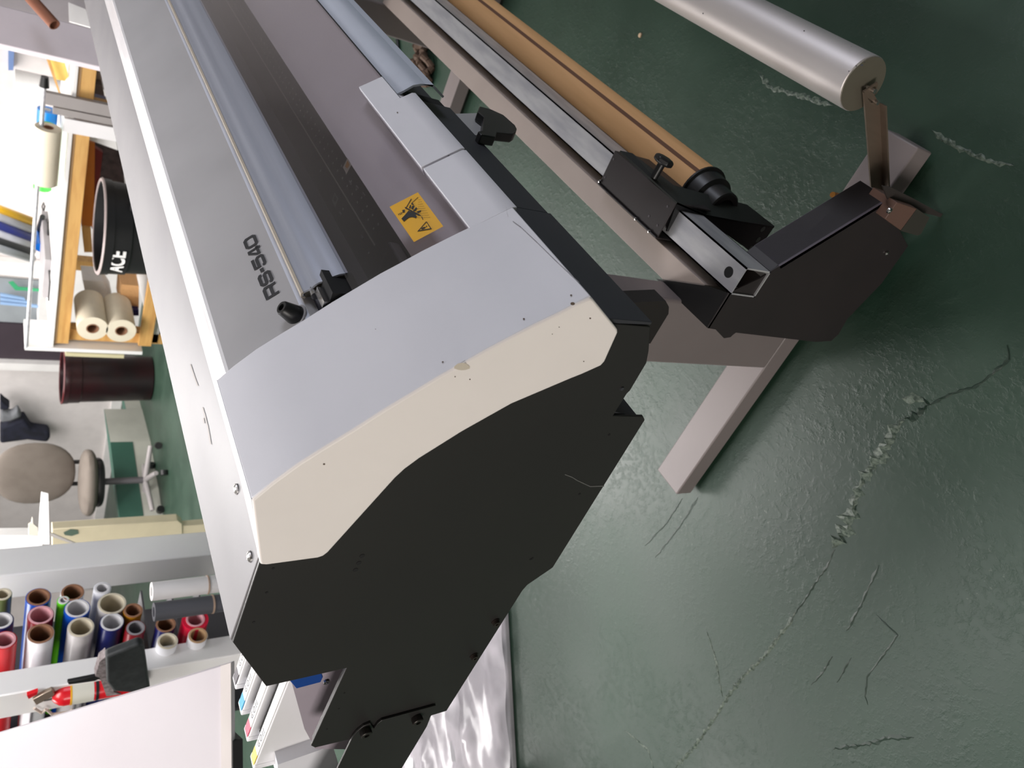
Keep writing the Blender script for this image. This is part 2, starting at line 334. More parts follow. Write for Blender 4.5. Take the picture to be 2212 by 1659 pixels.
# specks and worn spots on the cover
for x, y, r in [(1237,656,4.5),(700,1003,2.2),(983,814,1.4),(1015,820,1.4),(1275,688,1.8),(1261,781,1.2),(1193,722,1.0),(1208,707,1.0)]:
    decal(B(), [(x+r*math.cos(a)*1.15, y+r*.8*math.sin(a)) for a in [i*.7854 for i in range(8)]], X=.4741).build('speck', mat('brown_speck', (92, 76, 64), .7), ec)
for x, y, r in [(1234,639,2.4),(957,783,2.2),(1132,690,2.4),(859,208+36,1.6),(812,712,1.0)]:
    decal(B(), [(x+r*math.cos(a), y+r*.8*math.sin(a)) for a in [i*.7854 for i in range(8)]], cur=TOP, off=.0008).build('speck', mat('brown_speck', (92, 76, 64), .7), ec)
sm = B()
for x, y, rx, ry in [(998,792,17,8)]:
    decal(sm, [(x+rx*math.cos(a)*(1+.15*math.sin(3*a)), y+ry*math.sin(a)) for a in [i*.5236 for i in range(12)]], X=.4741)
sm.build('smudge', mat('beige_smudge', (206, 196, 180), .6), ec)
q = [(1094,448),(1096,462),(1098,470)]; q2 = [(1108,479),(1126,492),(1160,524),(1205,568),(1235,596),(1252,612)]
for pl in (q, q2):
    gg = B()
    for (x0, y0), (x1, y1) in zip(pl, pl[1:]): decal(gg, [(x0, y0-.6), (x1, y1-.8), (x1, y1+.8), (x0, y0+.6)], cur=TOP, off=.0008)
    gg.build('scratch_mark', mat('grey_scuff', (128, 122, 128), .6), ec)
# front flip lid arm with its notch
XL = .787
lid = B().sheet([(.3055,.8975),(.295,.884),(.283,.869),(.273,.856),(.272,.851)], XL, .955, .012)
lid.sheet([(.3055,.8975),(.295,.884),(.2835,.8695)], .955, 1.03, .012)
lid.build('front_lid_arm', M_white, pr, bevel=.0018, seg=3)
B().px([(.3035,.870),(.3035,.80),(.3015,.757),(.298,.7565),(.299,.86)], XE+.001, .706).build('front_fascia', M_dark, pr, bevel=.0006)
B().px([(.3035,.870),(.3035,.80),(.3030,.760),(.2985,.7595),(.2995,.86)], .7075, 1.02).build('front_fascia', M_dark, pr, bevel=.0006)
B().px([(.34,.868),(.34,.76),(.3035,.76),(.3035,.868)], 1.02, 1.06).build('fascia_end', M_pit, pr)
# rear cover, ridge, grey top cover
B().px([(.597,1.0845),(.599,1.0884),(.747,1.0908),(.8495,1.0325),(.8495,1.024),(.745,1.083)], XE+.0045, XF).build('rear_cover', M_backmetal, pr, bevel=.0008)
B().sheet([(.601,1.0886),(.592,1.0930),(.575,1.0972),(.556,1.1008),(.545,1.1036),(.535,1.1030),(.528,1.1052),(.518,1.1056),(.514,1.1020)], XE+.0055, XF, .004).build('top_ridge', M_ridge, pr)
GC = [(.5145,1.1033),(.497,1.0895),(.480,1.0748),(.462,1.0575),(.441,1.0369)]
gc = B().sheet(GC+[(.4385,1.0335),(.4375,1.010)], .60, XF, .003).build('top_cover', M_grey, pr)
B().px([(.4422,1.0384),(.4408,1.0370),(.4388,1.0342),(.4398,1.0340),(.4420,1.0368)], .60, XF).build('edge_highlight', mat('painted_highlight', (214, 218, 230), .3, metal=.2), gc)  # bright bevel strip, the edge highlight put into its colour
B().px([(.438,1.015),(.428,1.015),(.428,1.022),(.438,1.022)], .60, XF).build('cover_slot_shadow', mat('navy_shadow_strip', (46, 46, 60), .5), pr)
sx = V((0, GC[3][0]-GC[4][0], GC[3][1]-GC[4][1])).normalized()
def strokes(paths, sw, closed=()):           # squared letters: thick mitred strokes, in millimetres
    out = []
    for k, P in enumerate(paths):
        P = [V(q) for q in P]; n = len(P); cl = k in closed; L_, R_ = [], []
        for i in range(n):
            a = P[i-1] if (i or cl) else None; b = P[(i+1) % n] if (i < n-1 or cl) else None
            d1 = (P[i]-a).normalized() if a is not None else (b-P[i]).normalized()
            d2 = (b-P[i]).normalized() if b is not None else d1
            t = (d1+d2).normalized(); nn = V((-t.y, t.x)); sc_ = 1/max(.75, nn.dot(V((-d1.y, d1.x))))
            L_.append(P[i]+nn*sw/2*sc_); R_.append(P[i]-nn*sw/2*sc_)
        for i in range(n if cl else n-1):
            m_ = (i+1) % n; out.append([L_[i], L_[m_], R_[m_], R_[i]])
    return out
def lettering(sets, org, xd, yd, off):
    b = B(); nrm_ = xd.cross(yd).normalized()
    for dx, quads in sets:
        for q in quads: b.add([org+xd*((p.x+dx)*.001)+yd*(p.y*.001)+nrm_*off for p in q], [(0, 1, 2, 3)])
    return b
W_ = 23.0
G_R = strokes([[(2.1,0),(2.1,15.1),(W_-5,15.1),(W_-2.1,13.3),(W_-2.1,8.8),(W_-4.5,7),(4,7)], [(W_-7,7),(W_-2.6,5.4),(W_-2.6,0)]], 4.2)
G_S = strokes([[(W_-1.9,11.6),(W_-2,13.6),(W_-4.5,15.1),(4.6,15.1),(2.1,13.3),(2.1,10.4),(4.6,8.8),(W_-4.6,8.4),(W_-2.1,6.8),(W_-2.1,3.9),(W_-4.6,2.1),(4.6,2.1),(2.1,3.7),(2.0,5.6)]], 4.2)
G_5 = strokes([[(W_-2,15.1),(2.3,15.1),(2.3,9.6),(4,9.9),(W_-4.6,9.9),(W_-2.1,8),(W_-2.1,3.9),(W_-4.6,2.1),(4.6,2.1),(2.1,3.7),(2,5.4)]], 4.0)
G_4 = strokes([[(13.4,0),(13.4,15.1),(9.6,15.1),(2.0,6.4),(2.0,4.2),(17.6,4.2)]], 3.9)
G_0 = strokes([[(4.8,2.1),(W_-4.8,2.1),(W_-2.1,4.4),(W_-2.1,12.8),(W_-4.8,15.1),(4.8,15.1),(2.1,12.8),(2.1,4.4)]], 4.2, closed=(0,))
G_h = [[V((0,6.2)), V((7.5,6.2)), V((7.5,11)), V((0,11))]]
lettering([(0,G_R),(25.2,G_S),(50.5,G_h),(60.4,G_5),(85.5,G_4),(105.0,G_0)], V((.7172,.4525,1.04815)), V((1, 0, 0)), sx, .0007).build('cover_lettering', M_textgrey, gc, smooth=False)
p = oncurve(640, 682, GC); n = V((0, -.69, .72)).normalized(); n = V((-.0, -.45, .89)).normalized()
B().lathe(p-n*.003, p+n, [(0, .0001), (0, .0105), (.004, .0112), (.022, .0078), (.0235, .0066), (.0235, .0040), (.017, .0036), (.017, .0001)], 24).build('rubber_bumper', M_rubber, pr)
B().tube(p-n*.002, p-n*.0004, .0135, .009, 24).build('bumper_ring', M_grey, pr)
TB = [(.80,1.0608),(.747,1.0910),(.60,1.0887),(.556,1.1010)]
for pl in [[(412,787),(416,800),(422,818),(428,834)], [(438,880),(444,900),(450,925),(456,960)], [(440,903),(442,915)], [(392,480),(391,494)]]:
    sc2 = B()
    for (x0, y0), (x1, y1) in zip(pl, pl[1:]): decal(sc2, [(x0-.9, y0), (x0+.9, y0), (x1+.9, y1), (x1-.9, y1)], cur=TB, off=.0008)
    sc2.build('scratch_mark', mat('pale_brown_scratch', (140, 130, 124), .6), pr)
# hinged front window : silver rail and smoked sheet
SX0, SX1 = .682, 2.62
rail = [(.4335,1.0345),(.4325,1.0375),(.4285,1.0385),(.4255,1.0365),(.4235,1.0335),(.4205,1.0300),(.4165,1.0275),(.4125,1.0235),(.4105,1.0190),(.4080,1.0150),(.4040,1.0110),(.4000,1.0040),(.3982,.9985),(.3990,.9960)]
rb = B().sheet(rail, SX0, SX1, .0022).build('window_rail', M_alu, pr)
B().sheet([(.4340,1.0340),(.4330,1.0385),(.4285,1.0395),(.4262,1.0378)], SX0-.001, SX1, .002).build('rail_trim', M_aluw, rb)
eb = B().px([(.4335,1.033),(.4265,1.0365),(.4125,1.0215),(.4010,1.003),(.399,.996),(.404,.994),(.415,1.004),(.428,1.015)], SX0+.0005, SX0+.002).build('rail_end', mat('dull_bronze_metal', (96, 92, 84), .4, metal=.6), rb)
for y_, z_, r_ in [(.4255, 1.0265, .0045), (.4175, 1.0095, .0035)]:
    B().cyl((SX0-.008, y_, z_), (SX0+.02, y_, z_), r_, n=18).build('hinge_pin', M_screw, rb)
B().box((.650, .404, .985), (SX0+.012, .434, 1.020)).build('hinge_block', M_pit, rb)
B().box((.650, .416, 1.012), (SX0-.004, .424, 1.026)).build('hinge_bracket', M_screw, rb)
WIN = [(.4000,.9990),(.388,.9855),(.372,.9695),(.357,.9525),(.340,.9335),(.323,.9130),(.309,.8965),(.295,.8785),(.2855,.8690)]
gm = bpy.data.materials.new('smoked_acrylic'); gm.use_nodes = True; nt = gm.node_tree; N = nt.nodes; L = nt.links
for n_ in list(N): N.remove(n_)
out = N.new('ShaderNodeOutputMaterial'); tr = N.new('ShaderNodeBsdfTransparent'); tr.inputs[0].default_value = (.91, .89, .90, 1)
gl = N.new('ShaderNodeBsdfGlossy'); gl.inputs['Roughness'].default_value = .09; gl.inputs[0].default_value = (.95, .95, 1, 1)
lw = N.new('ShaderNodeLayerWeight'); lw.inputs[0].default_value = .5
fr = N.new('ShaderNodeMath'); fr.operation = 'POWER'; fr.inputs[1].default_value = 2.6; L.new(lw.outputs['Facing'], fr.inputs[0])
f2 = N.new('ShaderNodeMath'); f2.operation = 'MULTIPLY_ADD'; f2.inputs[1].default_value = .95; f2.inputs[2].default_value = .07; L.new(fr.outputs[0], f2.inputs[0]); fr = f2
mxs = N.new('ShaderNodeMixShader')
L.new(fr.outputs[0], mxs.inputs[0]); L.new(tr.outputs[0], mxs.inputs[1]); L.new(gl.outputs[0], mxs.inputs[2]); L.new(mxs.outputs[0], out.inputs[0])
wn = B().sheet(WIN, .650, SX1, .0022).build('smoked_window', gm, pr)
B().px([(.286,.8685),(.2848,.8672),(.284,.868),(.2852,.8695)], XL, SX1).build('window_lip', M_pit, wn)
# warning sticker on the window
def q4(c, u, v_):
    a = [c[0][i]+(c[1][i]-c[0][i])*u for i in (0, 1)]; b = [c[3][i]+(c[2][i]-c[3][i])*u for i in (0, 1)]
    return tuple(a[i]+(b[i]-a[i])*v_ for i in (0, 1))
SC = [(842,447.6),(903,416.3),(958,489.8),(894.6,523.6)]
st = B(); n_ = 8
for i in range(n_):
    for j in range(n_):
        decal(st, [q4(SC, u, v_) for u, v_ in [(i/n_, j/n_), ((i+1)/n_, j/n_), ((i+1)/n_, (j+1)/n_), (i/n_, (j+1)/n_)]], cur=WIN, off=.0006)
sk = st.build('warning_sticker', M_yellow, wn)
def z6(pts): return [(850+x/4.148, 350+y/4.148) for x, y in pts]
pg = B()
for pl in [[(112,418),(160,335),(166,340),(120,416)], [(105,408),(240,478),(236,490),(106,420)],
           [(74,515),(108,478),(138,442),(198,470),(212,498),(206,512),(190,505),(170,500),(140,505),(118,520),(98,542)],
           [(78,440),(104,432),(104,462),(94,456),(84,462),(80,455),(88,450)], [(68,460),(74,456),(80,470),(74,474)], [(56,466),(62,462),(68,476),(62,480)], [(44,472),(50,468),(54,480),(50,484)],
           [(142,418),(152,390),(162,396),(154,424)], [(160,424),(172,398),(192,396),(178,432)], [(182,440),(205,412),(216,420),(200,448)], [(206,452),(250,438),(248,450),(226,462)],
           [(176,430),(182,430),(190,445),(184,446)], [(236,480),(246,484),(250,494),(242,490)], [(252,496),(258,494),(270,522),(264,524)],
           [(160,384),(166,372),(222,320),(224,324),(172,372),(186,388),(182,392)],
           [(294,540),(300,543),(226,628),(216,630)], [(294,540),(302,542),(346,608),(336,606)], [(216,630),(222,621),(340,600),(346,608)],
           [(250,606),(256,596),(280,588),(292,590),(284,598),(262,612)], [(292,584),(296,576),(304,578),(300,588)]]:
    decal(pg, z6(pl), cur=WIN, off=.0012)
for k in range(9):
    x0 = 232+k*3; y0 = 345+k*20; L_ = 22+k*12
    decal(pg, z6([(x0-L_*.35, y0), (x0+L_*.65, y0-4), (x0+L_*.65, y0-2.4), (x0-L_*.35, y0+1.6)]), cur=WIN, off=.0012)
pg.build('printed_pictogram', M_ink, sk, smooth=False)
# platen, guide rules, light apron
M_plat = mat('dark_platen', (66, 66, 69), .4, metal=.3)
pb = B().box((.60, .377, .912), (XF, .46, .92))
for x_ in [i*.0225 for i in range(78)]:
    for yy in (.404, .393, .434):
        X = .80+x_+(.008 if yy == .404 else 0)
        if (yy == .434) and int(x_/.0225) % 5: continue
        pb.use(1).cyl((X, yy, .9195), (X, yy, .9206), .0016, n=8)
pl_ = pb.build('platen', [M_plat, mat('pale_vacuum_hole', (150, 150, 150), .4)], pr)
for yy in (.4175, .465-.004):
    B().box((.79 if yy < .44 else .735, yy-.0008, .92), (XF, yy+.0008, .9212)).build('guide_rule', mat('silver_rule', (165, 162, 158), .3, metal=.7), pr)
B().px([(.377,.9195),(.372,.914),(.352,.905),(.335,.888),(.315,.877),(.286,.8655),(.286,.855),(.377,.905)], .655, XF).build('platen_apron', mat('light_grey_apron', (232, 228, 232), .4), pr)
fa = B().sheet([(.2855,.8668),(.2790,.8590),(.2685,.8480),(.2645,.8385),(.2640,.8200),(.275,.80)], .975, XF, .003).build('front_apron', mat('pale_blue_grey_apron', (198, 204, 216), .35), pr)
for c, mm in [([(751,341),(759.3,355.6),(748.5,376),(740.5,361.6)], 0), ([(722.4,416.3),(731,428),(724,449),(717,434)], 1)]:
    b = B(); b.use(0).add([onz(x, y, .9209) for x, y in c], [(0, 1, 2, 3)])
    cx_, cy_ = sum(q[0] for q in c)/4, sum(q[1] for q in c)/4
    tri = [(cx_+(c[0][0]-cx_)*.7, cy_+(c[0][1]-cy_)*.7), (cx_+(c[1][0]-cx_)*.6, cy_+(c[1][1]-cy_)*.6), (cx_+(c[2][0]-cx_)*.1, cy_+(c[2][1]-cy_)*.3), (cx_+(c[3][0]-cx_)*.5, cy_+(c[3][1]-cy_)*.3)]
    b.use(1).add([onz(x, y, .9213) for x, y in tri], [(0, 1, 2, 3)])
    b.build('caution_label', [mat('white_label', (215, 210, 200), .5) if not mm else mat('grey_label', (120, 120, 122), .5), mat('orange_print', (214, 150, 50), .5) if not mm else M_plat], pr, smooth=False)
# drive-side inner cover and loading lever under the fascia
B().box((.655, .38, .920), (.735, .455, .935)).build('inner_side_cover', M_plat, pr, bevel=.003)
for x, y in [(756,395),(785,420),(771,405),(722,494),(735,462),(782,512)]:
    p = onz(x, y, .921); B().box(p-V((.004, .0012, .001)), p+V((.004, .0012, .0006))).build('platen_clip', mat('grey_clip', (104, 104, 106), .4), pr)
lv = [ony(x, y, .30) for x, y in [(975,246),(1040,244),(1042,290),(1026,292)]]
la = B().ext(lv, (0, .006, 0)).build('lever_arm', mat('clear_grey_plastic', (176, 176, 178), .3), pr)
B().ext([ony(x, y, .285) for x, y in [(1036,229),(1059,235),(1088,248),(1113,270),(1117,278),(1115,285),(1108,289),(1074,285),(1071,296),(1040,291),(1033,283),(1042,281),(1046,252),(1032,241)]], (0, .014, 0)).build('lever_grip', M_rubber, la, bevel=.0016, seg=2)

# ------------------------------------------------------------------ ink cartridges
inks = [(.566,.588,(240,208,50),'yellow'),(.6135,.636,(206,60,92),'magenta'),(.6605,.683,(26,150,200),'cyan'),(.7085,.731,(72,68,74),'black')]
M_milk = mat('milky_cartridge_plastic', (232, 232, 234), .35, rgb2=(226, 224, 226), nscale=3)
for i, (x0, x1, c_, nm) in enumerate(inks):
    t = thing('ink_cartridge', ((x0+x1)/2, 1.09, .83), nm+' ink cartridge of milky plastic sticking out of the ink bay', 'ink cartridge', 'ink cartridges in the ink bay')
    B().box((x0+.001, .93, .832), (x1-.001, 1.236, .948)).build('case', M_milk, t, bevel=.002)
    B().box((x0-.001, 1.231, .825), (x1+.001, 1.244, .949)).build('end_flange', M_milk, t, bevel=.002)
    B().box((x0+.003, .95, .9485), (x1-.003, 1.206, .9495)).build('label', M_white2, t)
    B().box((x0+.003, 1.206, .9485), (x1-.003, 1.236, .9498)).build('colour_tab', col(nm+'_tab', c_, .4), t)
    tb = text_mesh('G O I I', V((x1-.0155, 1.190, .9497)), (0, -1, 0), (1, 0, 0), .010, .042, depth=.0002)
    tb.build('label_print', mat('grey_print', (70, 70, 76), .6), t, smooth=False)

# ------------------------------------------------------------------ stand
sd = thing('printer_stand', (1.5, .5, 0), 'taupe steel stand with splayed feet carrying the wide-format printer', 'stand')
for x0, tg in ((.771, 0), (2.30, 1)):
    B().box((x0, .432, .056), (x0+.062, .56 if not tg else .515, .69)).build('leg', M_stand, sd, bevel=.006, seg=3)
    ft = B().box((x0, .094, .012), (x0+.077, .912, .058)).build('foot', M_stand, sd, bevel=.003)
    for yy in (.13, .87): B().cyl((x0+.038, yy, 0), (x0+.038, yy, .014), .018).build('leveling_pad', M_rubber, ft)
B().box((.75, .386, .300), (2.30, .4305, .3765)).build('crossbar', mat('taupe_crossbar_paint', (166, 152, 144), .5), sd, bevel=.001)
B().box((.62, .35, .684), (.83, .68, .70)).build('mounting_plate', M_stand, sd)
B().box((2.30, .35, .684), (2.50, .68, .70)).build('mounting_plate', M_stand, sd)
B().ext([onx(*p, .70) for p in [(1340,655),(1438,650),(1445,663),(1444,678),(1405,742),(1350,742)]], (.03, 0, 0)).build('caster_bracket', mat('dark_brown_bracket', (34, 29, 28), .5), sd)

# ------------------------------------------------------------------ take-up unit
M_bk = mat('black_satin_bracket', (42, 36, 37), .5, rgb2=(38, 33, 34), bump=.05, bscale=900)
tu = thing('take_up_unit', (.74, .3, 0), 'black take-up unit with galvanised square bar clipped to the front of the stand', 'media take-up')
XP = .70
plate = pxy([(1528,709),(1575,633),(1641,602),(1684,575),(1802,503),(1920,430),(1931,462),(1945,500),(1962,531),(1905,612),(1830,690),(1812,722),(1795,737),(1763,739),(1590,719),(1583,724),(1578,729),(1564,731),(1546,712)], XP)
B().px(plate, XP, XP+.003).build('motor_plate', M_bk, tu, bevel=.0006)
a, b_ = onx(1684, 575, XP), onx(1920, 430, XP)
B().ext([a, b_, b_+V((0, .004, -.006)), a+V((0, .004, -.006))], (.062, 0, 0)).build('motor_housing_top', mat('slate_metal', (92, 84, 94), .45), tu)
c_ = onx(1962, 531, XP)
hp_ = [onx(1880, 640, XP), onx(1820, 700, XP), onx(1763, 730, XP), onx(1640, 700, XP), onx(1590, 650, XP), a, b_, onx(1931, 500, XP)]
B().ext([q+V((.0035, 0, 0)) for q in hp_], (.058, 0, 0)).build('motor_housing', M_bk, tu)
a = onx(1575, 633, XP); zt = a.z
B().add([(XP, .435, zt-.001), (XP, .369, zt-.001), (.742, .384, zt-.001), (.845, .437, zt-.001), (XP, .435, zt-.005), (XP, .369, zt-.005), (.742, .384, zt-.005), (.845, .437, zt-.005)],
        [(0,1,2,3),(7,6,5,4),(0,4,5,1),(1,5,6,2),(2,6,7,3),(3,7,4,0)]).build('mounting_shelf', mat('deep_black_paint', (16, 15, 16), .6), tu)
# square bar
ysb, ysf, zb = .369, .3215, zt-.058
bar = B(); t_ = .0025; X0, X1 = XP-.003, 2.32
bar.box((X0, ysf, zt-t_), (X1, ysb, zt)).box((X0, ysf, zb), (X1, ysb, zb+t_)).box((X0, ysf, zb), (X1, ysf+t_, zt)).box((X0, ysb-t_, zb), (X1, ysb, zt))
br = bar.build('square_bar', M_galv, tu)
B().box((X0+.035, ysf+t_, zb+t_), (X0+.037, ysb-t_, zt-t_)).build('bar_plug', mat('brown_inner_plate', (96, 78, 66), .55), br)
p = V((X0+.035, .350, zt-.022)); B().tube(p-V((.003, 0, 0)), p, .0065, .003, 20).build('plug_washer', M_screw, br)
p = onz(1574, 588, zt); B().cyl(p-V((0, 0, .002)), p+V((0, 0, .0003)), .0088, n=28).build('cable_hole', M_pit, br)
# sliding clamp on the bar with its hanging arm and knob
XS0, XS1 = .873, 1.066
cl = B().box((XS0, .3105, .392), (XS1, .375, .395)).box((XS0, .3105, .31), (XS1, .3135, .3918)).box((XS0, .3752, .31), (XS1, .3778, .398)).build('sliding_clamp', M_bk, tu, bevel=.001)
for x, y in [(1326,344),(1307,383),(1442,446),(1420,487),(1402,467)]:
    p = onz(x, y, .395); B().cyl(p-V((0, 0, .001)), p+V((0, 0, .0006)), .0022, n=12).build('rivet', mat('grey_rivet', (104, 100, 104), .4, metal=.5), cl)
for x, y in [(1374,473),(1403,500),(1296,392)]:
    p = onz(x, y, .396); B().lathe(p, p+V((0, 0, 1)), [(0, .003), (.0025, .0026), (.0035, .0001)], 14).build('rivet', M_screw, cl)
XA = .872
armp = pxy([(1440,500),(1463,437),(1525,464),(1600,478),(1673,489),(1630,552),(1607,533),(1560,500),(1500,495)], XA)
ap = B().px(armp, XA, XA+.003).build('hanging_arm', M_rubber, cl)
fl_ = [onx(1463,437,XA), onx(1525,464,XA), onx(1600,478,XA), onx(1673,489,XA)]
g = B()
off = [(.13, -.003, 0), (.085, -.002, 0), (.03, 0, 0), (.004, 0, 0)]
far = [onx(1366,331,.98), onx(1455.5,400,.93), onx(1518,417,.915), onx(1614,442,.895), onx(1673,488,.875)]
near = [onx(1340,325,1.0), onx(1463,437,XA), onx(1525,464,XA), onx(1600,478,XA), onx(1673,490,XA)]
vs = []
for a, b_ in zip(near, far): vs += [a, b_, b_+V((0, .003, 0)), a+V((0, .003, 0))]
fs = [(0, 1, 2, 3), (19, 18, 17, 16)]
for i in range(4):
    k = 4*i
    for j in range(4): fs.append((k+j, k+(j+1) % 4, k+4+(j+1) % 4, k+4+j))
g.add(vs, fs).build('arm_flange', mat('black_green_sheen', (40, 43, 41), .5), cl)
sl = B()
for x, y in [(1648,495),(1638,518),(1622,537)]:
    sl.add([onx(x+5*math.cos(a)*1-2*math.sin(a), y-6*math.cos(a)*.9-2.5*math.sin(a), XA-.0005) for a in [i*.5236 for i in range(12)]], [tuple(range(12))])
sl.build('arm_slots', mat('pale_slot', (110, 118, 112), .6), ap, smooth=False)
kp = onx(1418, 372, .925); kq = onx(1432, 350, .925)
kn = B().cyl(onx(1412,384,.925), kq, .0065, n=16).build('knob_stem', M_rubber, cl)
kb = B(); ax = (kq-kp).normalized()
kb.lathe(kq-ax*.004, kq+ax, [(0, .0001), (0, .012), (.003, .0175), (.010, .0175), (.013, .013), (.013, .0001)], 6)
kb.build('clamp_knob', M_rubber, cl, bevel=.0015)

# ------------------------------------------------------------------ cardboard core on the take-up
TY, TZ, TR = .312, .262, .047
ct = thing('cardboard_tube', (1.5, TY, TZ), 'long brown cardboard core tube hanging under the galvanised bar', 'cardboard tube')
B().tube((.955, TY, TZ), (2.32, TY, TZ), TR, TR-.006, 48).build('tube', M_card, ct)
sm_ = B()
an = [math.radians(v) for v in (203, 211)]
for k in range(1):
    q = []
    for a_ in an:
        q.append((TY+(TR+.0004)*math.cos(a_), TZ+(TR+.0004)*math.sin(a_)))
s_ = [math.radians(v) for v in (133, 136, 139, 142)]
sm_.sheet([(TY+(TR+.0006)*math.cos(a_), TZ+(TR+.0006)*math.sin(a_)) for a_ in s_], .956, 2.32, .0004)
sm_.build('painted_shadow_line', M_cardshade, ct)  # shadow line along the tube, painted as a dark strip
fg = thing('core_flange', (.93, TY, TZ), 'black plastic flange plugged in the near end of the cardboard core tube', 'flange')
B().lathe((.957, TY, TZ), (.80, TY, TZ), [(0, TR+.003), (.004, TR+.003), (.006, TR-.002), (.03, TR-.005), (.034, .034), (.064, .032), (.066, .029), (.066, .020), (.03, .018), (.03, .0001)], 40).build('flange_cup', M_rubber, fg)

# ------------------------------------------------------------------ dancer roller
RY, RZ, RR = .0430, .262, .0408
xr = onx(1882, 185, 1).y; XR = .7815
dr = thing('tension_roller', (1.5, RY, RZ), 'smooth silver tension roller held out in front of the take-up unit', 'roller')
rl = B().lathe((XR+.0015, RY, RZ), (3, RY, RZ), [(0, .0001), (0, RR-.0015), (.0015, RR), (1.55, RR), (1.55, .0001)], 64).build('roller_tube', M_roller, dr)
B().lathe((XR+.002, RY, RZ), (XR-1, RY, RZ), [(0, .0001), (0, RR-.0012), (.0022, RR-.0012), (.0022, .0001)], 48).build('roller_cap', mat('olive_grey_cap', (128, 122, 108), .45, metal=.5), dr)
ds = B()
for x, y, r in [(1862,141,.0016),(1850,143,.0009),(1834,154,.0007),(1868,135,.0007),(1818,200,.0006),(1839,101,.0005),(1737,67,.001),(1519,29,.0012)]:
    rr_ = ray(x, y); 
    # nearest hit with the roller surface
    a2 = rr_.y**2+rr_.z**2; b2 = 2*(rr_.y*(-RY)+rr_.z*(H-RZ)); c2 = RY**2+(H-RZ)**2-RR**2; dsc = b2*b2-4*a2*c2
    if dsc <= 0: continue
    t1 = (-b2-math.sqrt(dsc))/(2*a2); p = O+rr_*t1; nn = V((0, p.y-RY, p.z-RZ)).normalized()
    u = V((1, 0, 0)); v_ = nn.cross(u); ds.add([p+nn*.0004+u*r*1.3*math.cos(a_)+v_*r*math.sin(a_) for a_ in [i*.6283 for i in range(10)]], [tuple(range(10))])
if ds.v: ds.build('paint_specks', M_ink, rl, smooth=False)
M_br = mat('bronze_metal_strip', (128, 112, 98), .42, metal=.5, stretch=(30, 30, 4), nscale=4)
XA2 = XR-.012
s0, s1 = onx(1866, 200, XA2), onx(1882, 405, XA2); w0, w1 = onx(1900, 222, XA2), onx(1909, 412, XA2)
ar = B().ext([s0, w0, w1, s1], (.003, 0, 0)).build('roller_arm', M_br, dr)
B().ext([w0, w0+V((0, -.001, -.003)), w1+V((0, -.001, -.003)), w1], (-.012, 0, 0)).build('arm_fold', M_br, ar)
b_ = B().ext([onx(1866, 198, XA2), onx(1896, 178, XA2), onx(1897, 182, XA2), onx(1889, 206, XA2), onx(1900, 222, XA2), onx(1880, 222, XA2)], (.003, 0, 0)).build('arm_head', M_br, ar)
for x, y in [(1884, 194), (1891, 219)]:
    p = onx(x, y, XA2); B().cyl(p-V((.006, 0, 0)), p+V((.012, 0, 0)), .0035, n=14).build('pivot_pin', M_screw, dr)
XB = XP-.004
B().ext([onx(x, y, XB) for x, y in [(1907,402),(1925,405),(1975,430),(2030,460),(2062,474),(2060,478),(2020,466),(1960,452),(1920,436)]], (.003, 0, 0)).build('pivot_strip', mat('black_brown_strip', (58, 52, 50), .5), dr)
# spare clamp block on the floor in front of the foot
cb = thing('clamp_block', tuple(onz(1955, 470, 0)), 'small brown metal bracket block under the front end of the take-up motor plate', 'bracket')
B().ext([onx(x, y, XP-.02) for x, y in [(1938,437),(1981,451),(1946,498),(1912,473)]], (.05, 0, 0)).build('block', mat('brown_metal_block', (110, 84, 74), .5), cb, bevel=.001)
B().ext([onx(x, y, XP-.02) for x, y in [(1981,451),(2008,470),(1990,505),(1982,509),(1946,499)]], (.03, 0, 0)).build('block_side', mat('olive_dark_metal', (62, 60, 54), .5), cb)
p = onx(1920, 454, XP-.022); B().lathe(p, p-V((1, 0, 0)), [(0, .005), (.003, .0045), (.005, .0001)], 16).build('clamp_screw', M_screw, cb)
p = onx(1915, 547, XP-.001); B().lathe(p, p-V((1, 0, 0)), [(0, .004), (.002, .0036), (.0035, .0001)], 16).build('plate_screw', M_screw, tu)
p = onz(1813, 425, .06); wc = tag(B().cyl(p, p+V((-.006, -.002, .03)), .006, .005, n=12).build('wing_bolt', mat('brass', (190, 130, 60), .4, metal=.6)), 'small brass bolt standing on the stand foot behind the motor housing', 'bolt')
p = onz(1382, 76, .002); tag(B().lathe(p-V((0,0,.002)), p+V((0,0,1)), [(0, .006), (.003, .005), (.004, .0001)], 9).build('paper_scrap', mat('tan_paper', (205, 178, 145), .7)), 'tiny tan paper scrap lying on the dark green floor', 'scrap')

# ------------------------------------------------------------------ things under the printer
cbx = onz(908, 140, .03); cbx.z = 0
cw = thing('cord_bundle', tuple(cbx), 'tied bundle of brown cord lying under the printer', 'cord')
for k, (dx, dy, r_) in enumerate([(0,0,.06),(.03,.02,.05),(-.03,.03,.045),(.05,-.03,.04)]):
    pts = [cbx+V((dx+r_*math.cos(a_), dy+.5*r_*math.sin(a_), .02+.012*math.sin(3*a_+k))) for a_ in [i*.524 for i in range(13)]]
    B().wire(pts, .012).build('cord_loop', mat('brown_cord', (86, 66, 52), .8), cw)
p0, p1 = onz(892, 110, .0), onz(862, 84, 0)
tag(B().wire([onz(858, 85, .006), onz(860, 110, .006), onz(864, 140, .006)], .006).build('black_cable', M_rubber), 'short length of black cable on the floor under the printer', 'cable')

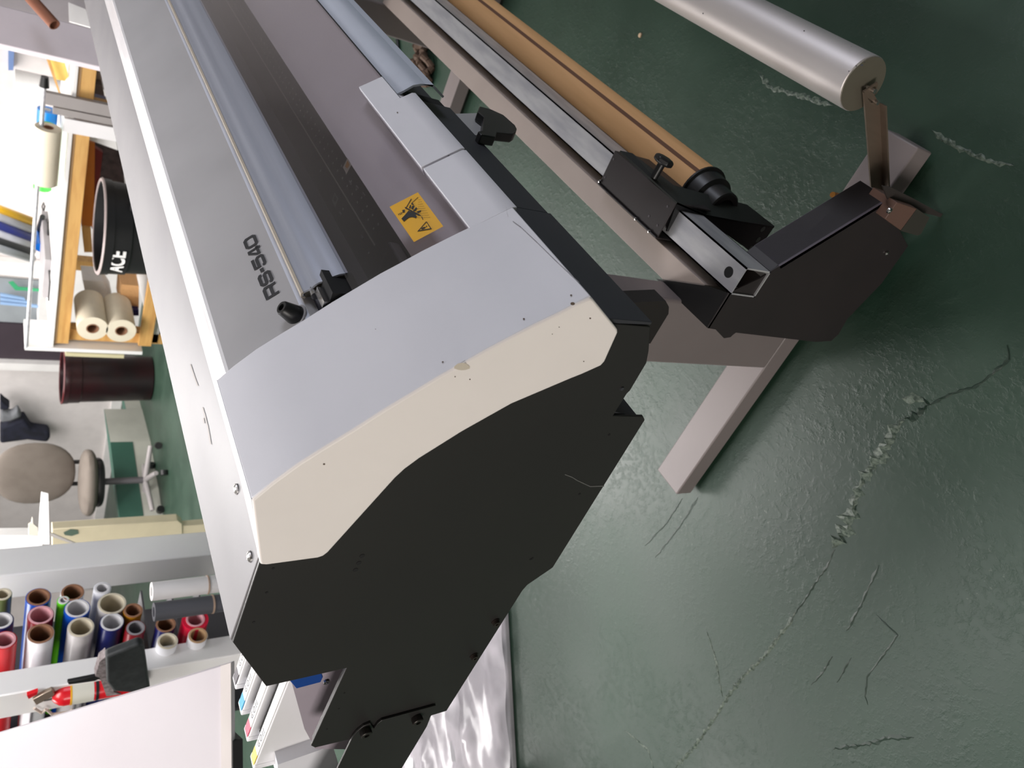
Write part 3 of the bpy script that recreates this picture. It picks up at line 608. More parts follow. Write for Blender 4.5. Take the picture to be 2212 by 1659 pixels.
# ------------------------------------------------------------------ clear plastic sheeting on the floor behind the near end
pm = bpy.data.materials.new('clear_polythene'); pm.use_nodes = True; nt = pm.node_tree; N = nt.nodes; L = nt.links
b = N['Principled BSDF']; b.inputs['Base Color'].default_value = (.60, .57, .62, 1); b.inputs['Roughness'].default_value = .2
tc = N.new('ShaderNodeTexCoord'); wv = N.new('ShaderNodeTexNoise'); wv.inputs['Scale'].default_value = 6; L.new(tc.outputs['Object'], wv.inputs['Vector'])
mr = N.new('ShaderNodeMapRange'); mr.inputs[1].default_value = .42; mr.inputs[2].default_value = .58; mr.inputs[3].default_value = .45; mr.inputs[4].default_value = .95
L.new(wv.outputs['Fac'], mr.inputs[0]); L.new(mr.outputs[0], b.inputs['Alpha'])
Zp = .035
c0, c1 = onz(1084, 1342, Zp), onz(1102, 1680, Zp)
dirv = (c1-c0).normalized(); nrm = V((-dirv.y, dirv.x, 0))
if nrm.dot(V((1, 1, 0))) < 0: nrm = -nrm
gx, gy = 44, 34; vs = []; fs = []
for i in range(gx+1):
    for j in range(gy+1):
        u = i/gx*1.15-.12; v_ = j/gy*.78
        p = c0+dirv*u+nrm*v_
        z = Zp+.004*math.sin(u*30+v_*9)+.012*math.sin(v_*26+2.2*math.sin(u*5))*min(1, v_*6)+.006*math.sin(v_*61+u*17)*min(1, v_*5)
        vs.append(V((p.x, p.y, z)))
for i in range(gx):
    for j in range(gy): k = i*(gy+1)+j; fs.append((k, k+1, k+gy+2, k+gy+1))
ps = thing('plastic_sheet', (c0.x+.2, c0.y+.4, 0), 'crumpled clear plastic over folded white sheets on the floor behind the printer', 'plastic sheet')
B().add(vs, fs).build('plastic_wrap', pm, ps)
e = [c0-dirv*.10+nrm*.012, c0+dirv*1.02+nrm*.012, c0+dirv*1.02+nrm*.78, c0-dirv*.10+nrm*.78]
B().pz([(q.x, q.y) for q in e], 0, Zp-.018)  .build('folded_sheets', mat('folded_grey_white_sheet', (176, 172, 178), .5, rgb2=(140, 142, 146), nscale=5), ps, bevel=.004)

# ------------------------------------------------------------------ leaning white board and cart
k_ = 2.05
A_, D_ = onz(500, 1431, .795), onz(545, 1659, .795)
A_ = dp(500, 1431, 1.62); D_ = dp(560, 1730, 1.62); D_.z = A_.z
T_ = dp(0, 1583, 1.62); q = (T_-A_); up = q*1.25
nb = (D_-A_).cross(up).normalized()
if nb.dot(V((1, 1, 0))) < 0: nb = -nb
wb = thing('leaning_white_board', tuple((A_+D_)/2), 'large plain white board leaning back just behind the ink cartridges', 'board')
far_ = D_+(D_-A_).normalized()*.25
B().ext([A_, far_, far_+up, A_+up], nb*.018).build('board_face', M_boardw, wb, bevel=.002)
ln = (far_-A_).normalized()
e0 = A_+up*.03; 
B().ext([A_-nb*.004, far_-nb*.004, far_+up*.035-nb*.004, A_+up*.035-nb*.004], nb*.004).build('bottom_rim', mat('off_white_rim', (212, 204, 200), .5), wb)
bp_ = B(); P0 = A_+ln*((dp(42,1590,1.62)-A_).dot(ln))-nb*.0006
hp = dp(40, 1600, 1.62)
ct2 = thing('dark_cart', ((A_.x+far_.x)/2+.1, (A_.y+far_.y)/2+.1, 0), 'low dark cart holding up the leaning white board', 'cart')
A2_ = A_+ln*.16; cc = [A2_+nb*.001, far_, far_+nb*.30, A2_+nb*.30]
B().pz([(q.x, q.y) for q in cc], A_.z-.022, A_.z-.002).build('cart_top', M_pit, ct2)
for q in [cc[1]-ln*.03+nb*.03, cc[2]-ln*.03-nb*.03]:
    B().box((q.x-.012, q.y-.012, 0), (q.x+.012, q.y+.012, A_.z-.022)).build('leg', M_rubber, ct2)

# ------------------------------------------------------------------ rack of vinyl rolls
YO = 2.30
rk = thing('roll_rack', (1.8, 2.7, 0), 'steel shelving rack with white front post holding vinyl rolls', 'rack')
pc = onx(200, 1455, 1.53)
yp = 2.335
pf = B().box((1.452, yp, 0), (1.53, yp+.12, 1.42)).build('front_post', M_postw, rk, bevel=.004)
B().box((1.60, 2.95, 0), (2.12, 2.97, 1.42)).build('back_panel', mat('dark_steel', (52, 50, 56), .5), rk)
cols = {'brown': (150,112,84), 'white': (228,226,222)}
M_shelf = mat('grey_steel_shelf', (118, 116, 120), .4, metal=.3)
for z_ in (1.205, 1.085, .975, .885, .79, .70):
    B().box((1.56, 2.42, z_-.056), (1.82, 2.95, z_-.050)).build('shelf', M_shelf, rk)
def roll(cx, cy, rpx, body, core, label, ln_=.62, thick=.22, pink=None, yo=YO):
    p = ony(cx, cy, yo); k = (p-O).dot(FW); r = rpx/FP*k
    t = thing('vinyl_roll', tuple(p), label, 'vinyl roll', 'vinyl rolls in the rack')
    ri = r*(1-thick)
    B().lathe(p, p+V((0, 1, 0)), [(0, ri+.002), (0, r), (ln_, r), (ln_, ri+.002), (0, ri+.002)], 28).build('vinyl', body, t)
    B().lathe(p-V((0, .002, 0)), p+V((0, 1, 0)), [(0, ri-.003), (0, ri+.003), (ln_, ri+.003), (ln_, ri-.003), (0, ri-.003)], 28).build('core', core, t)
    return p, r, ri
w_ = M_white2; K = {}
def cc_(n, rgb, rough=.35): return col(n, rgb, rough)
K['blue'] = cc_('blue_vinyl', (18, 84, 190)); K['navy'] = cc_('navy_vinyl', (18, 26, 92)); K['red'] = cc_('red_vinyl', (196, 30, 40)); K['dred'] = cc_('dark_red_vinyl', (130, 14, 26))
K['lime'] = cc_('lime_vinyl', (110, 220, 40)); K['gold'] = cc_('gold_vinyl', (196, 132, 24)); K['sil'] = cc_('silver_clear_vinyl', (196, 192, 192), .3); K['olive'] = cc_('olive_vinyl', (96, 108, 60)); K['crim'] = cc_('crimson_vinyl', (214, 18, 58)); K['wv'] = cc_('white_vinyl', (240, 240, 245))
K['cream'] = cc_('cream_core', (218, 208, 186), .6); K['brown'] = cc_('brown_core', (150, 108, 82), .7); K['grey'] = cc_('grey_core', (150, 146, 150), .5); K['pink'] = cc_('pink_core', (226, 168, 176), .5); K['tan'] = cc_('tan_core', (196, 160, 120), .6); K['wc'] = cc_('white_core', (224, 222, 224), .5)
for a in [(88,1369,25.6,'wv','brown','white vinyl roll with brown cardboard core in the rack',.12),
          (88,1329,25,'dred','pink','dark red vinyl roll with pink-rimmed core behind the white roll',.14),
          (83,1290,24,'blue','brown','blue vinyl roll with brown core, farthest back beside the pillar',.16),
          (137,1297,12,'lime','wc','thin lime green vinyl roll between the blue rolls',.3),
          (157,1280,23,'wv','brown','roll with open brown core right against the white pillar',.14),
          (167,1314.5,25,'blue','wc','bright blue vinyl roll with white core beside the lime roll',.16),
          (175,1355,26,'sil','cream','silvery clear vinyl roll with cream core near the post',.14),
          (221,1271,17,'wv','wc','small white roll alone on its shelf by the pillar',.25),
          (242,1304,28,'sil','cream','wide clear white roll with olive inside above the navy roll',.1),
          (242,1344,24,'navy','wc','navy blue vinyl roll with white core over the black brush',.16),
          (287.5,1319,19,'gold','brown','gold vinyl roll with open core',.14),
          (293,1357,20,'dred','grey','dark red roll with grey core below the navy roll',.2),
          (358,1349,20,'navy','brown','navy roll with brown core below the dark grey upright roll',.1),
          (422,1338,27,'crim','pink','crimson roll with thick pink rim, lowest in the rack',.36),
          (362,1385,21,'wv','cream','cream roll with white sheet inside behind the post',.14),
          (427.5,1373,20,'wv','tan','roll with tan core lowest behind the post',.14),
          (3,1341,23,'navy','wc','blue roll with white core cut by the photo edge',.2),
          (10,1383,23,'red','pink','bright red roll with pink rim cut by the photo edge',.2),
          (6,1284,17,'olive','cream','olive camouflage roll high in the rack beside the pillar',.2)]:
    roll(a[0], a[1], a[2], K[a[3]], K[a[4]], a[5], thick=a[6])
for (x, y, rp, mt, lb) in [(345,1278,20,mat('white_paper_roll',(232,228,228),.6),'white paper roll standing upright tied with a rubber band'), (350,1322,20,mat('dark_grey_roll',(86,86,92),.5),'dark grey roll standing upright in front of the rack')]:
    p = ony(x-18, y, 2.16 if y < 1300 else 2.10); k = (p-O).dot(FW); r = rp/FP*k
    t = thing('upright_roll', (p.x, p.y, 0), lb, 'roll', 'rolls standing upright at the rack')
    B().lathe((p.x, p.y, p.z), (p.x, p.y, 0), [(0, r*.55), (0, r), (p.z, r), (p.z, r*.55), (0, r*.55)], 28).build('sheet_roll', mt, t)
    B().lathe((p.x, p.y, p.z-.02), (p.x, p.y, 0), [(0, .001), (0, r*.6), (.01, r*.6)], 20).build('roll_end', mat('pale_green_print', (150, 176, 150), .6) if y < 1300 else mat('grey_foam', (170,168,170), .7), t)
    B().lathe((p.x, p.y, p.z-.165), (p.x, p.y, 0), [(0, r+.0002), (0, r+.0018), (.005, r+.0018), (.005, r+.0002)], 24).build('rubber_band', mat('tan_band', (176, 150, 130), .6), t)
# square white pillar beyond the rack
struct('wall_pillar', B().box((2.10, 2.61, 0), (2.225, 2.745, 2.95)), M_postw, bevel=.004)

# ------------------------------------------------------------------ brush and fire extinguisher on the rack post
kb_ = (onx(270, 1450, 1.50)-O).dot(FW)
bz = thing('bench_brush', tuple(onx(270, 1450, 1.41)), 'black bench brush with grey bristles hanging on the white rack post', 'brush')
B().ext([onx(x, y, 1.40) for x, y in [(228,1420),(300,1392),(312,1396),(325,1490),(318,1500),(245,1495),(230,1475)]], (.03, 0, 0)).build('brush_pan', mat('dusty_black_plastic', (34, 37, 38), .55, rgb2=(46, 50, 50), nscale=60), bz, bevel=.008, seg=3)
B().ext([onx(x, y, 1.412) for x, y in [(215,1430),(229,1418),(246,1496),(262,1500),(230,1504),(218,1470),(205,1464)]], (.03, 0, 0)).build('bristles', mat('grey_bristles', (148, 138, 138), .9, rgb2=(110,100,100), nscale=90), bz)
B().ext([onx(x, y, 1.41) for x, y in [(145,1474),(205,1462),(218,1466),(205,1472),(148,1480)]], (.012, 0, 0)).build('brush_handle', M_rubber, bz, bevel=.003)
XQ = 1.45
fx0, fx1 = onx(120, 1500, XQ), onx(262, 1478, XQ)
fe = thing('fire_extinguisher', (fx0.x, fx0.y, .9), 'red fire extinguisher with white label hanging beside the rack post', 'fire extinguisher')
fa_, fb_ = onx(112, 1504, XQ), onx(300, 1480, XQ)
fb_ = V((fa_.x, fa_.y, fb_.z+.02)); rF = .034; hF = fa_.z-fb_.z
M_red = mat('red_enamel', (206, 24, 36), .25)
body = B().lathe(fa_, fb_, [(0, .0001), (0, .012), (.006, .020), (.018, rF-.004), (.03, rF), (hF, rF), (hF, .0001)], 32).build('cylinder', M_red, fe)
B().lathe(fa_-V((0, 0, .045)), fa_-V((0, 0, 1)), [(0, rF), (0, rF+.0006), (.062, rF+.0006), (.062, rF)], 32).build('label_band', mat('white_grey_label', (214, 212, 200), .5), body)
B().lathe(fa_-V((0, 0, .045)), fa_-V((0, 0, 1)), [(.0, rF+.0004), (.0, rF+.0010), (.005, rF+.0010), (.005, rF+.0004)], 32).build('yellow_stripe', M_yellow, body)
B().lathe(fa_-V((0, 0, .112)), fa_-V((0, 0, 1)), [(.0, rF), (.0, rF+.0012), (.008, rF+.0012), (.008, rF)], 32).build('strap', M_rubber, body)
B().cyl(fa_, fa_+V((0, 0, .02)), .011, n=16).build('valve', M_screw, fe)
B().ext([onx(x, y, XQ-.01) for x, y in [(70,1512),(112,1490),(119,1500),(113,1506),(78,1524)]], (.012, 0, 0)).build('squeeze_handle', mat('steel_handle', (176, 160, 144), .3, metal=.7), fe, bevel=.002)
B().ext([onx(x, y, XQ-.01) for x, y in [(58,1503),(82,1494),(80,1500),(62,1510)]], (.012, 0, 0)).build('pull_pin', M_red, fe)
B().wire([onx(x, y, XQ-.012) for x, y in [(74,1530),(90,1540),(100,1532),(112,1543),(150,1538),(157,1533)]], .004).build('hose', mat('beige_hose', (200, 184, 172), .5), fe)

# ------------------------------------------------------------------ workbench far behind
XBN = 5.1
wbn = thing('workbench', (5.6, 2.4, 0), 'long pine workbench with white laminate top and a rod across it', 'workbench')
B().box((XBN-.02, .2, .878), (6.3, 3.83, .90)).build('bench_top', M_white2, wbn, bevel=.003)
B().box((XBN, .2, .785), (XBN+.04, 3.81, .878)).build('front_rail', M_wood, wbn, bevel=.002)
B().box((XBN-.004, .2, .862), (XBN+.0, 3.81, .876)).build('edge_strip', mat('tan_edge', (186, 150, 110), .6), wbn)
B().box((XBN, 3.0, .24), (XBN+.04, 3.80, .33)).build('lower_rail', M_wood, wbn, bevel=.002)
B().box((XBN, .2, .24), (XBN+.04, 1.6, .33)).build('lower_rail', M_wood, wbn)
for yy in (2.02, 3.72): B().box((XBN+.05, yy, 0), (XBN+.14, yy+.09, .878)).build('leg', M_wood, wbn)
for yy in (2.02, 3.72): B().box((6.1, yy, 0), (6.19, yy+.09, .878)).build('leg', M_wood, wbn)
B().box((XBN+.05, 1.6, .19), (6.25, 3.8, .235)).build('lower_shelf', M_white2, wbn)
B().box((XBN-.03, 3.83, .30), (XBN+.30, 3.86, 1.05)).build('end_board', M_postw, wbn)
B().box((XBN-.03, 3.868, .42), (XBN+.25, 3.90, .80)).build('end_pad', mat('pale_yellow_board', (206, 198, 160), .6), wbn)
B().box((XBN-.05, 1.98, 0), (XBN-.01, 2.05, 1.03)).box((XBN-.045, 2.06, 0), (XBN-.01, 2.10, .99)).build('metal_upright', mat('plain_grey_steel', (158, 152, 150), .5), wbn)
B().box((XBN-.045, 2.115, 0), (XBN-.01, 2.20, .93)).build('white_upright', M_postw, wbn)
rod = thing('paper_rod', (XBN, 2.9, 1.03), 'thin steel rod running along the bench holding a cream paper roll', 'rod')
B().cyl((XBN-.02, 1.93, 1.04), (XBN-.02, 3.84, 1.04), .012, n=14).build('shaft', M_galv, rod)
B().cyl((XBN-.02, 1.90, 1.04), (XBN-.02, 1.96, 1.04), .020, .026, n=16).build('end_plug', M_rubber, rod)
p0 = ony(94, 268, 2.19)
def paper(name, a, b, r, ri, mt, core, lb, cat='paper roll', grp=None):
    t = thing(name, tuple((V(a)+V(b))/2), lb, cat, grp)
    h = (V(b)-V(a)).length; d = (V(b)-V(a)).normalized()
    B().lathe(a, b, [(0, ri+.001), (0, r), (h, r), (h, ri+.001), (0, ri+.001)], 32).build('paper', mt, t)
    B().lathe(V(a)-d*.002, b, [(0, ri*.84), (0, ri), (h+.004, ri), (h+.004, ri*.84), (0, ri*.84)], 24).build('core', core, t); return t
M_creamp = mat('cream_paper', (228, 218, 196), .65)
paper('paper_roll', (XBN-.02, 2.20, 1.005), (XBN-.02, 2.56, 1.005), .070, .028, M_creamp, K['brown'], 'cream paper roll threaded on the rod over the bench')
for i, (cx, cy) in enumerate([(200,710),(262,715)]):
    p = onx(cx, cy, 5.02); paper('transfer_tape_roll', p, p+V((.35, 0, 0)), .098, .040, M_creamp, K['brown'], ['upper cream tape roll end-on under the bench','lower cream tape roll end-on under the bench'][i], 'tape roll', 'cream tape rolls under the bench')
# bench clutter
def bx_obj(name, p, q, mt, lb, cat, grp=None, **k):
    return tag(B().box(p, q).build(name, mt, **k), lb, cat, grp)
gp = onx(37, 300, 5.55); ge = onx(30, 395, 5.55)
paper('green_vinyl_roll', (5.55, onx(38,258,5.55).y, .955+.03), (5.55, onx(32,398,5.55).y, .985), .055, .02, cc_('green_vinyl', (70, 190, 70)), w_, 'bright green vinyl roll lying on the white bench top', 'vinyl roll')
paper('blue_vinyl_roll', (5.75, onx(42,225,5.75).y, .975), (5.75, onx(42,256,5.75).y, .975), .06, .02, cc_('sky_vinyl', (10, 130, 220)), w_, 'short sky blue vinyl roll on the bench', 'vinyl roll')
t = thing('paper_towel', (6.0, onx(35,170,6.0).y, .90), 'white paper towel roll standing on the bench', 'paper towel')
py_ = onx(35,175,6.0).y; B().tube((6.0, py_, .90), (6.0, py_, 1.16), .075, .02, 28).build('towel', M_white2, t)
p = onx(86, 505, 5.3)
t = thing('heat_lamp', (5.3, p.y, .90), 'small electric tool with metallic blue body and black grip on the bench', 'power tool')
B().cyl(onz(87,535,.94), onz(84,500,.94), .036, .04, n=20).build('blue_body', mat('metallic_blue', (10, 110, 210), .25, metal=.6), t)
B().cyl(onz(84,500,.94), onz(92,468,.94), .022, .018, n=16).build('grip', M_rubber, t)
B().wire([onz(x, y, .91) for x, y in [(92,468),(97,445),(94,438),(91,446),(94,460),(104,480),(104,540),(108,610),(105,650)]], .006).build('power_cord', M_rubber, t)
bx_obj('power_adapter', onz(97,535,.90), onz(112,562,.90)+V((0, 0, .04)), mat('grey_adapter', (160, 156, 158), .5), 'grey power adapter lying on the bench top', 'adapter')
# trash cans
def can(name, cx, cy, k, r, mt, lb, rim, hpx=None, taper=.82, letter=False):
    p = dp(cx, cy, k); t = thing(name, (p.x, p.y, 0), lb, 'trash can')
    h = p.z
    B().lathe((p.x, p.y, 0), (p.x, p.y, 1), [(.004, .001), (0, r*taper-.01), (.01, r*taper), (h*.80, r*.955), (h*.81, r*.985), (h*.93, r), (h*.93, r*1.02), (h-.01, r*1.03), (h, r*1.01), (h-.004, r*.96), (h*.5, r*.9), (.03, r*taper*.95), (.03, .001)], 44).build('bin', mt, t)
    B().lathe((p.x, p.y, h-.012), (p.x, p.y, 9), [(0, r*1.025), (.006, r*1.045), (.014, r*1.02), (.014, r*.97), (.004, r*.965)], 44).build('rim', rim, t)
    return t, p, h
t, p, h = can('trash_can', 213, 489, 4.5, .272, mat('matte_black_plastic', (17, 17, 19), .5), 'large open black trash can lettered ACE in front of the bench', mat('worn_grey_rim', (150, 136, 134), .5), taper=.85)
az = math.atan2(-p.y, -p.x)+.0
def canpt(a_, z_): rr_ = .2765; return V((p.x+rr_*math.cos(a_), p.y+rr_*math.sin(a_), z_))
a0 = az-1.12
b = text_mesh('ACE', (0, 0, 0), (1, 0, 0), (0, 1, 0), .085, .17, off=.03, depth=.001)
b.v = [tuple(canpt(a0+.0+x/.26, .635+y)+V((0, 0, 0))) for x, y, z in b.v]
b.build('lettering', M_white2, t, smooth=False)
a1 = az+.55
B().box(canpt(a1, .60)-V((.03, .03, .05)), canpt(a1, .60)+V((.03, .03, .03))).build('side_handle', mat('matte_black_plastic', (17, 17, 19)), t, bevel=.008)
t, p, h = can('trash_can', 133, 813, 6.7, .235, mat('black_red_glossy_plastic', (26, 17, 20), .3, rgb2=(44, 14, 19), nscale=3), 'tall dark red-black trash can with rounded rim by the doorway', mat('dark_red_rim', (96, 34, 38), .3), taper=.86)

# ------------------------------------------------------------------ under-bench and end clutter
def quad_box(name, pts, X, dx, mt, lb, cat, grp=None, **k):
    return tag(B().ext([onx(*q, X) for q in pts], (dx, 0, 0)).build(name, mt, **k), lb, cat, grp)
quad_box('cardboard_box', [(262,614),(300,618),(300,665),(258,662)], 5.35, .25, M_card, 'small brown cardboard box on the lower bench shelf', 'box')
quad_box('white_storage_bin', [(178,605),(222,608),(242,640),(240,668),(262,688),(195,684)], 5.5, .2, M_white2, 'white plastic storage bin under the bench', 'bin')
quad_box('timber_offcut', [(176,488),(196,492),(200,545),(182,545)], 5.5, .05, M_wood, 'pine offcut leaning under the bench beside the black trash can', 'timber')
quad_box('orange_cardboard_roll', [(180,300),(205,310),(203,490),(176,486)], 5.45, .06, mat('orange_brown_film', (196, 110, 24), .4), 'orange brown film sheet hanging under the bench', 'film')
quad_box('dark_red_film', [(198,315),(222,330),(202,500),(192,480)], 5.55, .05, mat('dark_red_film', (110, 14, 18), .4), 'dark red film sheet hanging under the bench', 'film')
quad_box('grey_fabric_heap', [(200,300),(262,320),(270,400),(215,395)], 5.7, .3, mat('grey_brown_fabric', (84, 72, 72), .9, rgb2=(58, 50, 50), nscale=20), 'dark crumpled fabric heap under the bench', 'fabric')
quad_box('white_paper_sheet', [(190,272),(250,300),(255,325),(192,302)], 5.2, .02, M_white2, 'white folded sheet hanging from the bench rail', 'sheet')
quad_box('blue_marker_tray', [(268,668),(300,670),(300,682),(270,682)], 5.3, .1, K['navy'], 'tray of blue markers on the lower bench shelf', 'markers')
quad_box('red_cap', [(245,658),(256,660),(254,668),(245,667)], 5.3, .04, K['red'], 'tiny red cap beside the white bin', 'cap')
# rear shelves seen past the bench end: long rolls stacked on a wall rack
ws = [(455,482,(246,190,10),'yellow'),(470,500,(196,196,196),'light grey'),(490,518,(30,44,140),'blue'),(508,534,(232,232,236),'white'),(522,546,(40,40,44),'black'),(538,562,(178,182,184),'silver grey')]
wr = thing('wall_roll_rack', (6.9, 3.4, 0), 'white wall rack behind the bench holding long coloured rolls', 'rack')
B().box((6.95, 2.6, .0), (7.18, 5.0, .86)).build('rack_base', M_white2, wr)
for i, (y0, y1, c_, nm) in enumerate(ws):
    a = onx(-12, y0-6, 6.2); b2 = onx(68, y1-4, 6.6)
    tag(B().cyl(a, b2, .036, n=20).build('long_roll', cc_(nm.replace(' ', '_')+'_long_roll', c_)), nm+' long roll on the wall rack behind the bench', 'roll', 'long rolls on the wall rack')
# window / screen and dark doorway left of the shelves
struct('window_1', B().box((7.17, onx(0,600,7.17).y, .62), (7.19, onx(90,700,7.17).y, 1.9)), mat('grey_window_glass', (150, 156, 160), .2))
struct('trim_1', B().box((7.10, onx(40,562,7.15).y, .3), (7.19, onx(40,590,7.15).y, 2.2)), M_white2)
struct('trim_2', B().box((7.08, onx(50,783,7.1).y, 0), (7.19, onx(50,798,7.1).y, 2.2)), M_white2)
struct('door_1', B().box((7.15, onx(50,701,7.15).y, 0), (7.19, onx(50,783,7.15).y, 2.1)), mat('dark_doorway', (58, 48, 56), .6))
for i in range(3):
    quad_box('blue_stripe_sheet', [(0, 634+i*9), (52+i*14, 644+i*8), (55+i*14, 649+i*8), (0, 640+i*9)], 7.05, .02, mat('pale_blue_film', (150, 182, 222), .4), ['upper','middle','lower'][i]+' pale blue strip before the grey window', 'strip', 'pale blue strips at the window')
tag(B().ext([onx(*q, 7.1) for q in [(18,610),(33,627),(90,630),(90,625),(40,620),(28,608)]], (.01, 0, 0)).build('green_tape', mat('green_tape', (60, 160, 110), .5)), 'strip of green tape on the grey window', 'tape')

# ------------------------------------------------------------------ office chair, steps, clothes
kc = 6.3
seat_c = dp(192, 1042, kc)
oc = thing('office_chair', (seat_c.x, seat_c.y, 0), 'taupe swivel office chair with oval backrest on a five-star base', 'chair')
M_fab = mat('taupe_fabric', (116, 107, 99), .9, bump=.2, bscale=300, rgb2=(108, 99, 91))
fdir = V((FW.x, FW.y, 0)).normalized(); ldir = V((-fdir.y, fdir.x, 0))
def ellipsoid(c, a, b, cc2, A, Bv, Cv, pw=2.4, n=26, m_=16):
    vs = []; fs = []
    def sg(v, e): return math.copysign(abs(v)**e, v)
    e = 2/pw
    for j in range(m_+1):
        ph = -math.pi/2+math.pi*j/m_
        for i in range(n):
            th = 2*math.pi*i/n
            vs.append(V(c)+A*(a*sg(math.cos(ph), e)*sg(math.cos(th), e))+Bv*(b*sg(math.cos(ph), e)*sg(math.sin(th), e))+Cv*(cc2*sg(math.sin(ph), e)))
    for j in range(m_):
        for i in range(n): fs.append((j*n+i, j*n+(i+1) % n, (j+1)*n+(i+1) % n, (j+1)*n+i))
    return B().add(vs, fs)
UP = V((0, 0, 1))
bc = dp(76, 1022, kc-.1)
ellipsoid(bc, .245, .06, .285, ldir, fdir, UP, 2.3).build('backrest', M_fab, oc)
sc_ = dp(190, 1042, kc)
ellipsoid(sc_, .27, .27, .065, ldir, fdir, UP, 2.6).build('seat', M_fab, oc)
ellipsoid(sc_-UP*.07, .20, .20, .045, ldir, fdir, UP, 3).build('seat_mechanism', M_rubber, oc)
B().box(bc+ldir*.10-UP*.42+V((-.012, -.012, 0)), bc+ldir*.10+V((.012, .012, -.22))).build('back_bar', M_rubber, oc)
B().box(bc-ldir*.08-UP*.42+V((-.012, -.012, 0)), bc-ldir*.08+V((.012, .012, -.22))).build('back_bar', M_rubber, oc)
B().cyl((sc_.x, sc_.y, .12), (sc_.x, sc_.y, sc_.z-.08), .028, n=16).build('gas_lift', mat('grey_steel', (110, 106, 110), .4, metal=.4), oc)
M_base = mat('grey_plastic_base', (168, 162, 162), .5)
for i in range(5):
    a_ = 2*math.pi*i/5+.35; d = V((math.cos(a_), math.sin(a_), 0)); c0_ = V((sc_.x, sc_.y, .125))
    lg = B().cyl(c0_, c0_+d*.29-UP*.035, .024, .018, n=12).build('leg', M_base, oc)
    w0_ = c0_+d*.29-UP*.095; sdv = V((-d.y, d.x, 0)); B().cyl(w0_-sdv*.02, w0_+sdv*.02, .030, n=16).build('caster', M_rubber, lg)
# green carpeted steps
M_gs = mat('green_step_paint', (58, 98, 84), .6); M_gs2 = mat('pale_grey_riser', (196, 196, 186), .6)
stp = thing('step_platform', (6.4, 6.8, 0), 'two low green-topped steps against the far wall behind the office chair', 'steps')
P = [onz(283,905,.0), onz(300,1030,0), onz(322,1180,0)]
def stepbox(c, z1, name):
    q = [onz(x, y, zz) for x, y, zz in c]; b = B()
    top = [V((v.x, v.y, z1)) for v in q]; b.use(0); n = len(q)
    b.add([(v.x, v.y, 0) for v in q]+[(v.x, v.y, z1) for v in q], [tuple(range(n))]+[(i, (i+1) % n, n+(i+1) % n, n+i) for i in range(n)])
    b.use(1).add([(v.x, v.y, z1+.002) for v in q], [tuple(range(n))]); return b.build(name, [M_gs2, M_gs], stp, smooth=False)
lo = [onz(279,905,.12), onz(300,1100,.12), onz(306,1200,.12)]
# lower step: front edge from the pixels, running back to the wall
def stepn(pts, z1, dep, name):
    f0, f1 = [onz(x, y, z1) for x, y in pts]; back = V((1, .15, 0)).normalized()*dep
    b = B(); q = [f0, f1, f1+back, f0+back]
    b.use(0).pz([(v.x, v.y) for v in q], 0, z1-.002); b.use(1).pz([(v.x, v.y) for v in q], z1-.002, z1)
    b.use(1).ext([f0+V((-.004,-.004,-.001)), f1+V((-.004,-.004,-.001)), f1+V((-.004,-.004,-z1*.55)), f0+V((-.004,-.004,-z1*.55))], (.004, .004, 0))
    return b.build(name, [M_gs2, M_gs], stp, smooth=False)
stepn([(276,902),(300,1130)], .14, .60, 'lower_step')
stepn([(238,955),(262,1150)], .33, .55, 'upper_step')
# dark coats hanging at the left edge of the far wall
hc = thing('hanging_clothes', tuple(onx(50, 930, 7.0)), 'dark navy clothes hanging on the far wall above the steps', 'clothes')
M_nv = mat('navy_cloth', (36, 38, 54), .9, rgb2=(26, 28, 38), nscale=12)
def blob(pts, X, dx, name, mt, par):
    b = B().ext([onx(*q, X) for q in pts], (dx, 0, 0)); return b.build(name, mt, par, bevel=.03, seg=3)
blob([(0,925),(52,905),(68,930),(105,935),(110,945),(103,957),(60,952),(0,960)], 6.98, .15, 'jacket', M_nv, hc)
blob([(0,862),(10,872),(22,880),(18,885),(0,888)], 7.0, .12, 'scarf', M_nv, hc)
blob([(0,890),(25,898),(38,886),(48,902),(24,912),(0,915)], 6.95, .12, 'shirt', mat('grey_cloth', (120, 122, 126), .9), hc)
struct('trim_3', B().box((7.17, onx(60,1060,7.17).y, .55), (7.2, onx(60,1066,7.17).y, 2.9)), mat('dark_trim', (70, 62, 54), .6))

# ------------------------------------------------------------------ beige cabinet with white bracket beyond the pillar
kk = 4.0
bcab = thing('beige_cabinet', (3.2, 3.7, 0), 'beige metal cabinet side with a small label beyond the white pillar', 'cabinet')
f0 = onx(112, 1143, 3.05); f1 = onx(395, 1126, 3.05)
B().ext([onx(112, 1143, 3.05), onx(384, 1124, 3.05), onx(394, 1132, 3.05), onx(396, 1200, 3.05), onx(112, 1200, 3.05)], (.05, 0, 0)).build('cabinet_panel', mat('beige_enamel', (218, 206, 176), .5), bcab, bevel=.004)
B().box((3.055, f0.y+.06, 0), (3.095, f0.y+.3, f0.z-.2)).build('cabinet_body', mat('beige_enamel', (218, 206, 176)), bcab)
l0 = onx(140, 1150, f0.x-.001)
B().add([onx(x, y, f0.x-.002) for x, y in [(137,1150),(152,1143),(168,1145),(170,1153),(155,1158),(140,1156)]], [(0,1,2,3,4,5)]).build('small_label', mat('green_grey_label', (92, 112, 98), .6), bcab, smooth=False)
wt = thing('white_appliance', tuple(dp(60, 1172, 3.4)), 'white desktop cutter case beyond the pillar with an upright pointed bracket', 'machine')
B().ext([dp(x, y, 3.4) for x, y in [(-10,1157),(85,1156),(93,1162),(93,1190),(-10,1196)]], (fdir*.2)).build('case', M_white2, wt, bevel=.004)
